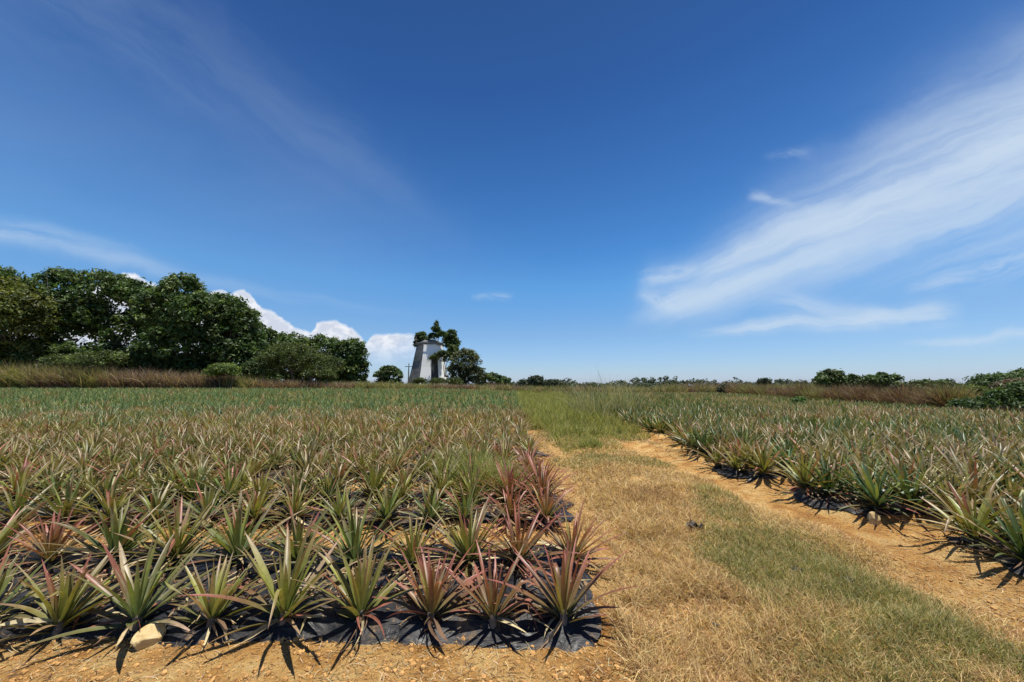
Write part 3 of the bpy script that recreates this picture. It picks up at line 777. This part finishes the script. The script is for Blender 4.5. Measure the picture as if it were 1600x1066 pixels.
px_tree("round_tree", [(608, 581, 16, 9), (600, 587, 14, 7), (622, 587, 8, 6)], 58, "small dark round tree standing alone left of the white tower", DK, 46, clumps=220, per=24, size=0.2, crad=(0.25, 0.5), tr=0.12, low=True)

# tower -------------------------------------------------------------
TY = 62.0
kx = TY*cp/F
tx = (670-800)*kx; tz = float(hgt(tx, TY))
root = empty("white_tower", (tx, TY, tz), R(10))
tag(root, "tapered white masonry tower overgrown with shrubs, standing at the end of the left field", "tower")
def zof(py): return at(670, py, TY)[2]-tz
M_white = simple("weathered_whitewash", [(0.28, (0.70, 0.68, 0.62)), (0.38, (0.90, 0.89, 0.85)), (0.7, (0.95, 0.94, 0.91))], 0.6, 0.8, 0.0, 2, dist=0.01)
M_grey = simple("grey_render_and_shade", [(0.3, (0.10, 0.105, 0.10)), (0.7, (0.26, 0.26, 0.25))], 0.9, 0.85, 0.0, 3, dist=0.01)  # own grey of ledge and dome; painted shade on the left wall
M_dark = simple("strip_shade", [(0.3, (0.04, 0.042, 0.04)), (0.7, (0.09, 0.09, 0.085))], 2, 0.9)  # dark tone of the wall strip, stands in for shade
def frustum(rings, n=8, rot=PI/8):
    V = []; Fc = []
    for (z, r_) in rings:
        for j in range(n):
            a = rot+2*PI*j/n; V.append((r_*math.cos(a), r_*math.sin(a), z))
    for i in range(len(rings)-1):
        for j in range(n): Fc.append((i*n+j, i*n+(j+1) % n, (i+1)*n+(j+1) % n, (i+1)*n+j))
    V.append((0, 0, rings[-1][0])); e = len(V)-1
    for j in range(n): Fc.append(((len(rings)-1)*n+j, (len(rings)-1)*n+(j+1) % n, e, e))
    return V, Fc
zt = zof(541); rb = 35*kx; rt = 21.2*kx
V, Fc = frustum([(-0.5, rb*1.02), (zt*0.02, rb), (zt*0.5, (rb+rt)/2*0.985), (zt, rt)])
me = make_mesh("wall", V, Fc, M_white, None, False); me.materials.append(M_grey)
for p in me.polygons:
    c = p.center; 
    if c.x < -0.55*(abs(c.y)+0.1) and c.x < -rt*0.4: p.material_index = 1  # left wall faces get the dark grey: their shade put into colour
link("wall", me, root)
V, Fc = frustum([(zt+0.002, rt*1.10), (zt+0.28, rt*1.14), (zt+0.45, rt*1.12)]); link("ledge", make_mesh("ledge", V, Fc, M_grey, None, False), root)
zd = zof(531)
V, Fc = frustum([(zt+0.452, rt*0.86), (zt+(zd-zt)*0.55, rt*0.84), (zt+(zd-zt)*0.85, rt*0.62), (zd, rt*0.25)], 12, 0); link("domed_top", make_mesh("domed_top", V, Fc, M_grey, None, False), root)
# tall dark strip on the wall facing the field, shade put into its colour
def box(x0, x1, y0, y1, z0, z1):
    V = [(x0, y0, z0), (x1, y0, z0), (x1, y1, z0), (x0, y1, z0), (x0, y0, z1), (x1, y0, z1), (x1, y1, z1), (x0, y1, z1)]
    Fc = [(0, 3, 2, 1), (4, 5, 6, 7), (0, 1, 5, 4), (1, 2, 6, 5), (2, 3, 7, 6), (3, 0, 4, 7)]
    return np.array(V, float), np.array(Fc)
ap = math.cos(PI/8)
acc = Acc()
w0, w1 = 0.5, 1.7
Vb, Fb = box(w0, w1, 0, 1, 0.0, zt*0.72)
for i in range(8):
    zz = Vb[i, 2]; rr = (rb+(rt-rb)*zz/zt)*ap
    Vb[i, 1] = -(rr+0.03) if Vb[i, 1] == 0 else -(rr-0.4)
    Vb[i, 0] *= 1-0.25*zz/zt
link("shade_strip", make_mesh("shade_strip", Vb, Fb, M_dark, None, False), root)
# shrubs that grow out of the tower: things of their own
def px_bush_at(pxs, Y, name, label, pal, seed, **kw): return px_tree(name, pxs, Y, label, pal, seed, **kw)
def shrub(px, py, hw, hh, Y, label, pal, seed, group, clumps=60):
    X_, _, Z_ = at(px, py, Y); k = Y*cp/F
    base = (X_, Y, Z_-hh*k)
    return tree("shrub", base, 2*hh*k, [(0, 0, hh*k, hw*k, hw*k*0.8, hh*k)], pal, seed, label, cat="shrub", group=group, clumps=clumps, crad=(0.2, 0.42), per=20, size=0.16, tr=0.05)
tg = "shrubs growing on the white tower"
ts = dict(cat="shrub", group=tg, per=22, size=0.17, crad=(0.16, 0.42), tr=0.06, stems=2)
px_tree("shrub", [(658, 527, 8, 9), (652, 538, 6, 8), (655, 531, 8, 7), (664, 530, 6, 5)], TY-0.6, "dark shrub sprouting from the left shoulder of the tower", DK, 61, base=zt+0.3, clumps=170, **ts)
px_tree("shrub", [(682, 508, 3, 6), (681, 516, 7, 6), (676, 526, 8, 5), (690, 524, 9, 6)], TY-1.6, "pointed shrub at the very top of the tower", DK, 62, base=zd-0.45, clumps=190, **ts)
px_tree("shrub", [(705, 524, 8, 9), (711, 537, 8, 12), (699, 532, 9, 7), (709, 548, 10, 9), (704, 540, 8, 9)], TY+0.3, "dark shrub hanging over the right shoulder of the tower", DK, 63, base=zt+0.3, clumps=330, **ts)
px_tree("shrub", [(690, 555, 12, 7), (702, 558, 10, 10), (678, 560, 6, 4), (708, 548, 8, 8)], TY-3.4, "creeper foliage clinging to the middle of the tower wall", OL, 64, base=zt*0.3, clumps=220, **ts)
px_tree("broadleaf_tree", [(727, 568, 24, 22), (716, 585, 20, 14), (738, 585, 20, 14)], 55, "grey-green leafy tree leaning against the right side of the white tower", [(0.09, 0.11, 0.05), (0.12, 0.14, 0.065), (0.16, 0.18, 0.09), (0.06, 0.08, 0.035)], 66, clumps=340, per=24, size=0.18, crad=(0.3, 0.6), tr=0.14, low=True)
px_tree("broadleaf_tree", [(765, 592, 20, 8), (782, 596, 16, 7)], 80, "low dark tree right of the leafy tower tree", DK, 67, clumps=160, per=22, size=0.3, crad=(0.4, 0.7), low=True)
for i, (px, py, hw, hh, lb) in enumerate([(655, 597, 10, 5, "left"), (686, 597, 14, 5, "middle"), (712, 598, 10, 6, "right")]):
    px_tree("bush", [(px, py, hw, hh)], 50, f"low bush at the {lb} of the tower's foot", OL, 70+i, cat="bush", clumps=60, per=22, size=0.13, crad=(0.25, 0.45), tr=0.04, group="bushes at the foot of the tower")

# utility poles
M_pole = simple("pole_concrete", [(0.3, (0.16, 0.16, 0.17)), (0.7, (0.28, 0.28, 0.28))], 3, 0.8)
def pole(px, ytop, Y, label, arm=True):
    X_, _, Z_ = at(px, ytop, Y); zb = float(hgt(X_, Y)); h = Z_-zb
    root = empty("utility_pole", (X_, Y, zb)); tag(root, label, "utility pole", "utility poles")
    V, Fc = tube([(0, 0, 0), (0, 0, h*.5), (0, 0, h)], [0.16, 0.13, 0.10], 8); link("shaft", make_mesh("shaft", V, Fc, M_pole), root)
    V, Fc = box(-0.75, 0.75, -0.14, -0.102, h*0.86, h*0.86+0.12); link("crossarm", make_mesh("crossarm", V, Fc, M_pole, None, False), root)
    acc = Acc()
    for xx in (-0.65, 0, 0.65): link("insulator", make_mesh("insulator", *tube([(xx, -0.12, h*0.86+0.121), (xx, -0.12, h*0.86+0.2), (xx, -0.12, h*0.86+0.3)], [0.05, 0.07, 0.03], 6), M_white), root)
pole(639, 568, 75, "thin grey utility pole left of the white tower")
pole(1426, 598, 110, "distant utility pole rising between the dark trees on the right")

# far trees on the horizon
HZ = [(0.05, 0.075, 0.04), (0.065, 0.09, 0.05), (0.08, 0.10, 0.06)]
hz = [(838, 598, 13, 7, 95, "small tree on the horizon just right of the track"), (818, 603, 12, 5, 95, "low bush tree on the horizon above the track"),
      (860, 602, 12, 5, 100, "low tree on the horizon right of the track tree"), (878, 605, 9, 4, 100, "tiny tree on the horizon before the seeding grass"),
      (1012, 607, 8, 4, 120, "tiny pointed tree on the horizon right of the seeding grass"), (1042, 606, 7, 5, 120, "tiny feathery tree on the central horizon"),
      (1065, 608, 10, 4, 115, "low tree on the horizon beside the tiny feathery one"), (1132, 611, 10, 6, 50, "rounded green bush rising from the right grass hedge"),
      (1150, 611, 7, 6, 60, "narrow dark bush next to the rounded green one"), (1172, 611, 10, 4, 90, "low dark tree left of the round horizon tree"),
      (1195, 604, 12, 9, 85, "solitary round tree on the right horizon"), (1232, 610, 9, 5, 90, "feathery small tree right of the round horizon tree"),
      (1268, 611, 9, 5, 80, "small tree just left of the big dark pair")]
for i, (px, py, hw, hh, Y_, lb) in enumerate(hz):
    px_tree("horizon_tree", [(px, py-1.5, hw, hh*1.25), (px+hw*0.4, py+hh*0.6, hw*0.8, hh*0.6)], Y_, lb, HZ, 80+i, clumps=110, per=18, size=0.30*Y_/90, crad=(0.35*Y_/90, 0.7*Y_/90), tr=0.12, mat=M_far, low=True, group="small trees on the horizon")
# distant tree line
r = np.random.default_rng(5)
nC = 900
pxx = r.uniform(790, 1330, nC); Yd = r.uniform(150, 190, nC); xx = (pxx-800)*Yd*cp/F
hh = (0.8+5.5*fbm(xx*0.09+3, xx*0+2, 3)**1.3)*r.uniform(0.1, 1.0, nC)
V, Fc, C = leafcloud(np.stack([xx, Yd, hgt(xx, Yd)+hh], -1), r.uniform(0.8, 1.6, nC), 16, 0.6, HZ, r)
o = link("far_treeline", make_mesh("far_treeline", V, Fc, M_far, C, False)); tag(o, "thin hazy line of far trees along the horizon", "far trees", kind="stuff")
rt_ = dict(low=True, per=24, size=0.22, crad=(0.3, 0.65), tr=0.14)
px_tree("broadleaf_tree", [(1300, 591, 15, 13), (1288, 600, 12, 12), (1306, 602, 12, 10)], 48, "left and taller of the two joined dark trees on the right", DK, 101, clumps=260, group="dark trees on the right", **rt_)
px_tree("broadleaf_tree", [(1330, 597, 10, 9), (1322, 606, 12, 8)], 48.5, "right and lower of the two joined dark trees", DK, 102, clumps=200, group="dark trees on the right", **rt_)
px_tree("broadleaf_tree", [(1366, 600, 12, 12), (1378, 593, 4, 10), (1398, 591, 8, 3), (1392, 606, 18, 8)], 46, "dark tree with an upright spike and a sideways branch", DK, 103, clumps=300, group="dark trees on the right", **rt_)
px_tree("broadleaf_tree", [(1446, 604, 16, 8), (1434, 609, 12, 7), (1455, 609, 10, 6)], 44, "low dark tree right of the spiked one", DK, 104, clumps=170, group="dark trees on the right", **rt_)
px_tree("broadleaf_tree", [(1477, 603, 11, 8), (1490, 609, 12, 7)], 44, "low dark tree beside the big bush group", DK, 105, clumps=170, group="dark trees on the right", **rt_)
rb_ = dict(cat="bush", low=True, stems=3, tr=0.04, per=26, group="bushes at the right edge")
px_tree("bush", [(1560, 602, 32, 15), (1535, 610, 20, 12), (1600, 598, 28, 13)], 22, "big dark bush with a rounded top at the right edge", DK[:3], 111, clumps=420, size=0.10, crad=(0.18, 0.4), **rb_)
px_tree("bush", [(1515, 613, 18, 9), (1500, 618, 10, 7), (1545, 618, 22, 9)], 19.5, "bright green leafy bush before the big dark one", BR, 112, clumps=240, size=0.08, crad=(0.12, 0.25), **rb_)
px_tree("bush", [(1575, 606, 22, 12), (1605, 606, 26, 15), (1640, 608, 30, 18)], 18.4, "pinkish brown dry bush at the upper right edge", [(0.15, 0.10, 0.07), (0.22, 0.15, 0.11), (0.10, 0.10, 0.045)], 113, clumps=300, size=0.06, crad=(0.12, 0.25), **rb_)
px_tree("bush", [(1562, 626, 16, 16), (1588, 620, 16, 20), (1620, 624, 30, 20), (1538, 632, 16, 11), (1575, 634, 30, 9), (1520, 636, 12, 8)], 16.4, "low dark bush in deep shade touching the right field's far edge", DK[:3], 114, clumps=620, size=0.085, crad=(0.12, 0.3), **rb_)
px_tree("broadleaf_tree", [(1594, 586, 7, 6), (1606, 590, 14, 12)], 30, "dark treetop poking above the bushes at the right edge", DK, 115, clumps=110, per=22, size=0.14, crad=(0.2, 0.4), tr=0.1)
px_tree("crop_weed", [(1250, 626, 9, 4)], 24, "fresh green broad-leaved weed in the far right field", [(0.09, 0.17, 0.04), (0.12, 0.22, 0.05)], 116, cat="weed", clumps=50, per=14, size=0.10, crad=(0.1, 0.22), tr=0.02)

# ------------------------------------------------------------------ rocks and scraps
def rock(px, py, sx, sy, sz, seed, label, mat):
    x, y = G(px, py); z = float(hgt(x, y)); r = np.random.default_rng(seed)
    import bmesh
    bm = bmesh.new(); bmesh.ops.create_icosphere(bm, subdivisions=4, radius=1)
    dirs = r.normal(0, 1, (16, 3)); dirs /= np.linalg.norm(dirs, axis=1)[:, None]; offs = r.uniform(0.74, 0.93, 16)
    for v in bm.verts:
        c = np.array(v.co)
        for d, o_ in zip(dirs, offs):
            q = c@d
            if q > o_: c = c-d*(q-o_)
        c = c*(1+0.05*(vnoise(c[0]*6+seed, c[1]*6+c[2]*5)-0.5))
        v.co = (c[0]*sx, c[1]*sy, max(c[2], -0.45)*sz)
    me = bpy.data.meshes.new("rock"); bm.to_mesh(me); bm.free(); me.materials.append(mat)
    for p in me.polygons: p.use_smooth = False
    o = link("rock", me, loc=(x, y, z+sz*0.3), rot=(0, 0, r.uniform(0, 6))); tag(o, label, "rock"); return o
rock(232, 1004, 0.085, 0.07, 0.075, 11, "fist-sized pale rock in front of the left field's front film", M_rock)
rock(1366, 817, 0.05, 0.06, 0.10, 5, "pale upright stone at the film edge of the right field", M_rock)
rock(1118, 832, 0.02, 0.02, 0.015, 6, "tiny stone on the track grass", M_rock)
def scrap(px, py, s, seed, label):
    x, y = G(px, py); r = np.random.default_rng(seed); z = float(hgt(x, y))
    n = 9; u, v = np.meshgrid(np.linspace(-1, 1, n), np.linspace(-1, 1, n))
    rr = 1+0.35*np.sin(3*np.arctan2(v, u)+seed)
    XX = u*s*rr*0.5; YY = v*s*0.5*rr; ZZ = 0.035+np.abs(fbm(u*2+seed, v*2, 3)-0.5)*s*1.6
    V = np.stack([XX, YY, ZZ], -1); ix = np.arange(n*n).reshape(n, n)
    Fc = np.stack([ix[:-1, :-1], ix[:-1, 1:], ix[1:, 1:], ix[1:, :-1]], -1).reshape(-1, 4)
    o = link("plastic_scrap", make_mesh("plastic_scrap", V, Fc, M_plastic), loc=(x, y, z), rot=(0, 0, r.uniform(0, 6)))
    tag(o, label, "plastic scrap", "black plastic scraps on the track")
scrap(1084, 828, 0.12, 1, "crumpled black plastic scrap on the grass where straw meets green")
scrap(1243, 898, 0.07, 2, "small black plastic scrap in the middle of the green strip")
scrap(1119, 982, 0.03, 3, "tiny black plastic scrap on the straw nearest the camera")
scrap(1325, 915, 0.06, 4, "black plastic scrap at the right side of the green strip")

# ------------------------------------------------------------------ light and sky
SUN_EL, SUN_AZ = R(81.5), R(84)      # azimuth measured from +Y towards +X
sd = bpy.data.lights.new("sun", 'SUN'); sun = bpy.data.objects.new("sun", sd); COL.objects.link(sun)
sd.energy = 4.4; sd.angle = R(0.53); sd.color = (1.0, 0.95, 0.86)
dv = np.array([math.sin(SUN_AZ)*math.cos(SUN_EL), math.cos(SUN_AZ)*math.cos(SUN_EL), math.sin(SUN_EL)])
from mathutils import Vector
sun.rotation_euler = Vector(dv).to_track_quat('Z', 'Y').to_euler()
sun.location = tuple(dv*50)

w = bpy.data.worlds.new("World"); S.world = w; w.use_nodes = True
nt = w.node_tree; nt.nodes.clear()
out = nt.nodes.new('ShaderNodeOutputWorld'); bg = nt.nodes.new('ShaderNodeBackground')
SKYS = 0.0667
bg.inputs[1].default_value = SKYS
sky = nt.nodes.new('ShaderNodeTexSky'); sky.sky_type = 'NISHITA'; sky.sun_disc = False
sky.sun_elevation = SUN_EL; sky.sun_rotation = SUN_AZ; sky.altitude = 0
sky.air_density = 1.0; sky.dust_density = 0.3; sky.ozone_density = 1.5
tc = nt.nodes.new('ShaderNodeTexCoord')
sx = nt.nodes.new('ShaderNodeSeparateXYZ'); nt.links.new(tc.outputs['Generated'], sx.inputs[0])
def val(v):
    return v
def Mt(op, a, b=None, c=None, clamp=False):
    n = nt.nodes.new('ShaderNodeMath'); n.operation = op; n.use_clamp = clamp
    for i, v in enumerate((a, b, c)):
        if v is None: continue
        if isinstance(v, (int, float)): n.inputs[i].default_value = float(v)
        else: nt.links.new(v, n.inputs[i])
    return n.outputs[0]
def SS(v, a, b):     # smooth step, a may be greater than b
    n = nt.nodes.new('ShaderNodeMapRange'); n.interpolation_type = 'SMOOTHSTEP'
    n.inputs[1].default_value = min(a, b); n.inputs[2].default_value = max(a, b)
    n.inputs[3].default_value = 0 if a < b else 1; n.inputs[4].default_value = 1 if a < b else 0
    nt.links.new(v, n.inputs[0]); return n.outputs[0]
ys = Mt('MAXIMUM', sx.outputs[1], 0.05)
U = Mt('DIVIDE', sx.outputs[0], ys); W_ = Mt('DIVIDE', sx.outputs[2], ys)
front = SS(sx.outputs[1], 0.05, 0.15)
def skynoise(u, v, su, sv, detail=6.0, rough=0.55, dist=0.0, off=0.0):
    c = nt.nodes.new('ShaderNodeCombineXYZ')
    nt.links.new(Mt('MULTIPLY', u, su), c.inputs[0]); nt.links.new(Mt('MULTIPLY', v, sv), c.inputs[1]); c.inputs[2].default_value = off
    n = nt.nodes.new('ShaderNodeTexNoise'); n.inputs['Scale'].default_value = 1.0; n.inputs['Detail'].default_value = detail
    n.inputs['Roughness'].default_value = rough; n.inputs['Distortion'].default_value = dist
    nt.links.new(c.outputs[0], n.inputs['Vector']); return n.outputs[0]
def uv(px, py):
    d = ray(px, py); return d[0]/d[1], d[2]/d[1]
# gentle warp for cirrus
nw1 = Mt('SUBTRACT', skynoise(U, W_, 3.0, 3.0, 4.0, 0.55, 0, 1.0), 0.5)
nw2 = Mt('SUBTRACT', skynoise(U, W_, 3.0, 3.0, 4.0, 0.55, 0, 7.0), 0.5)
UC = Mt('ADD', U, Mt('MULTIPLY', nw1, 0.16)); WC = Mt('ADD', W_, Mt('MULTIPLY', nw2, 0.10))
def band(p0, p1, w0, w1, amp, fade0=0.1, fade1=0.1, streak=(3.0, 22.0), contrast=(0.3, 0.7), off=0.0):
    (u0, v0), (u1, v1) = uv(*p0), uv(*p1)
    L = math.hypot(u1-u0, v1-v0); cx_, sx_ = (u1-u0)/L, (v1-v0)/L
    du = Mt('SUBTRACT', UC, u0); dv_ = Mt('SUBTRACT', WC, v0)
    t = Mt('ADD', Mt('MULTIPLY', du, cx_), Mt('MULTIPLY', dv_, sx_))
    d = Mt('SUBTRACT', Mt('MULTIPLY', dv_, cx_), Mt('MULTIPLY', du, sx_))
    tn = Mt('DIVIDE', t, L)
    wd = Mt('ADD', w0, Mt('MULTIPLY', Mt('MINIMUM', Mt('MAXIMUM', tn, 0.0), 1.6), (w1-w0)))
    q = Mt('DIVIDE', d, wd); g_ = Mt('POWER', 2.718, Mt('MULTIPLY', Mt('MULTIPLY', q, q), -1.0))
    e = SS(tn, -fade0*0.3, fade0)
    if fade1 > 0.02: e = Mt('MULTIPLY', e, SS(tn, 1+fade1*0.3, 1-fade1))
    nz = skynoise(t, d, streak[0], streak[1], 7.0, 0.58, 0.4, off)
    nn = SS(nz, contrast[0], contrast[1])
    return Mt('MULTIPLY', Mt('MULTIPLY', Mt('MULTIPLY', g_, e), nn), amp)
bands = [
    band((985, 478), (1700, 190), 0.045, 0.27, 0.55, 0.10, 0.01, (1.2, 6), (0.15, 0.65), 0),
    band((980, 490), (1700, 215), 0.04, 0.20, 1.5, 0.10, 0.01, (1.1, 12), (0.27, 0.76), 40),
    band((1050, 430), (1650, 200), 0.02, 0.10, 0.6, 0.15, 0.01, (2, 22), (0.3, 0.7), 3),
    band((990, 440), (1080, 410), 0.016, 0.016, 0.95, 0.3, 0.4, (8, 26), (0.25, 0.6), 5),
    band((985, 455), (1060, 490), 0.018, 0.025, 0.7, 0.3, 0.6, (8, 26), (0.25, 0.6), 6),
    band((1080, 522), (1510, 488), 0.012, 0.026, 1.0, 0.3, 0.10, (3, 30), (0.2, 0.6), 8),
    band((1200, 470), (1420, 500), 0.03, 0.02, 0.55, 0.3, 0.3, (3, 26), (0.25, 0.65), 9),
    band((1420, 455), (1680, 385), 0.025, 0.05, 0.6, 0.3, 0.01, (3, 22), (0.3, 0.7), 10),
    band((1420, 537), (1700, 520), 0.010, 0.016, 0.6, 0.3, 0.01, (3, 30), (0.2, 0.6), 11),
    band((1165, 298), (1235, 325), 0.013, 0.013, 0.55, 0.3, 0.4, (9, 30), (0.25, 0.6), 12),
    band((1195, 250), (1275, 240), 0.012, 0.02, 0.30, 0.3, 0.4, (8, 22), (0.3, 0.7), 13),
    band((1320, 260), (1700, 90), 0.05, 0.14, 0.35, 0.4, 0.01, (1.5, 8), (0.3, 0.75), 14),
    band((735, 465), (800, 467), 0.010, 0.010, 0.40, 0.3, 0.3, (9, 26), (0.3, 0.65), 15),
    band((-60, 350), (280, 420), 0.030, 0.022, 0.60, 0.05, 0.5, (2, 16), (0.15, 0.6), 16),
    band((150, 410), (620, 485), 0.020, 0.010, 0.22, 0.3, 0.5, (2, 16), (0.2, 0.7), 17),
    band((800, 430), (0, 200), 0.10, 0.38, 0.08, 0.4, 0.01, (1.0, 2.5), (0.0, 0.7), 50),
    band((700, 365), (80, -60), 0.04, 0.26, 0.10, 0.3, 0.01, (1.5, 8), (0.2, 0.8), 18),
]
cir = bands[0]
for b_ in bands[1:]: cir = Mt('ADD', cir, b_)
cir = Mt('MULTIPLY', Mt('SUBTRACT', 1.0, Mt('POWER', 2.718, Mt('MULTIPLY', cir, -1.15))), front)
# cumulus: a bumpy skyline of cloud tops low behind the trees
pts = [(-100, 455), (120, 450), (176, 440), (190, 424), (212, 424), (228, 438), (300, 458), (335, 452), (350, 450), (358, 458), (364, 456), (372, 450), (384, 452), (396, 464), (408, 478),
       (430, 487), (450, 503), (470, 513), (489, 518), (494, 502), (505, 499), (528, 500), (548, 510), (563, 521), (572, 534), (582, 522), (600, 519), (640, 520), (690, 528), (730, 560)]
fc = nt.nodes.new('ShaderNodeFloatCurve'); cm = fc.mapping; cv = cm.curves[0]
U0, U1 = uv(-100, 450)[0], uv(730, 560)[0]
nx_ = Mt('SUBTRACT', skynoise(U, W_, 30, 30, 5.0, 0.6, 0, 20.0), 0.5); ny_ = Mt('SUBTRACT', skynoise(U, W_, 26, 26, 6.0, 0.62, 0, 25.0), 0.5)
UQ = Mt('ADD', U, Mt('MULTIPLY', nx_, 0.028))
un = Mt('DIVIDE', Mt('SUBTRACT', UQ, U0), U1-U0, None, True)
pp = []
for px, py in pts:
    u_, v_ = uv(px, py); pp.append(((u_-U0)/(U1-U0), v_/0.4))
while len(cv.points) < len(pp): cv.points.new(0.5, 0.5)
for p_, (a, b_) in zip(cv.points, pp): p_.location = (a, b_); p_.handle_type = 'VECTOR'
cm.use_clip = False; cm.update()
nt.links.new(un, fc.inputs['Value']); topc = Mt('MULTIPLY', fc.outputs[0], 0.4)
dd = Mt('SUBTRACT', Mt('ADD', topc, Mt('MULTIPLY', ny_, 0.022)), W_)
cmask = Mt('MULTIPLY', SS(dd, 0.0, 0.012), Mt('MULTIPLY', SS(U, uv(720, 500)[0], uv(600, 500)[0]), front))
basef = SS(W_, uv(600, 585)[1], uv(600, 525)[1])
cmask = Mt('MULTIPLY', cmask, Mt('ADD', Mt('MULTIPLY', basef, 0.92), 0.0))
# adjust the sky, keep its own gradient
def wmix(fac, a, b, mode='MIX'):
    n = nt.nodes.new('ShaderNodeMix'); n.data_type = 'RGBA'; n.blend_type = mode
    for s_, v in ((n.inputs[0], fac), (n.inputs[6], a), (n.inputs[7], b)):
        if isinstance(v, (int, float)): s_.default_value = v
        elif isinstance(v, tuple): s_.default_value = (*v, 1)
        else: nt.links.new(v, s_)
    return n.outputs[2]
RAT = [(0.0, (.70, .85, 1.42)), (.039, (.70, .87, 1.24)), (.143, (.66, .90, 1.17)), (.26, (.51, .98, 1.32)), (.34, (.40, .86, 1.26)),
       (.483, (.315, .69, 1.09)), (.648, (.225, .495, .87)), (.762, (.205, .43, .73))]
rc = ramp(nt, sx.outputs[2], [(a, tuple(v/2 for v in b_)) for a, b_ in RAT])
dbl = nt.nodes.new('ShaderNodeVectorMath'); dbl.operation = 'SCALE'; dbl.inputs['Scale'].default_value = 2.15
nt.links.new(rc, dbl.inputs[0])
skyc = wmix(1.0, sky.outputs[0], dbl.outputs[0], 'MULTIPLY')
CB = 0.667/SKYS
skyc = wmix(cir, skyc, (0.60*CB, 0.72*CB, 0.86*CB))
sh = skynoise(U, W_, 22, 34, 5.0, 0.6, 0.3, 33.0)
cumc = wmix(SS(sh, 0.40, 0.62), (0.66*CB, 0.70*CB, 0.80*CB), (0.92*CB, 0.92*CB, 0.95*CB))
cumc = wmix(SS(dd, 0.015, 0.0), cumc, (1.0*CB, 1.0*CB, 1.0*CB))
skyc = wmix(cmask, skyc, cumc)
nt.links.new(skyc, bg.inputs[0]); nt.links.new(bg.outputs[0], out.inputs[0])

S.view_settings.view_transform = 'Standard'; S.view_settings.look = 'None'; S.view_settings.exposure = 0.60; S.view_settings.gamma = 1.0
S.render.resolution_x = 1024; S.render.resolution_y = 682
S.cycles.max_bounces = 6; S.cycles.diffuse_bounces = 3; S.cycles.glossy_bounces = 2; S.cycles.transmission_bounces = 3; S.cycles.transparent_max_bounces = 4
S.cycles.caustics_reflective = False; S.cycles.caustics_refractive = False
try: S.cycles.use_denoising = True; S.cycles.denoiser = 'OPENIMAGEDENOISE'; S.cycles.denoising_input_passes = 'RGB_ALBEDO_NORMAL'
except Exception: pass
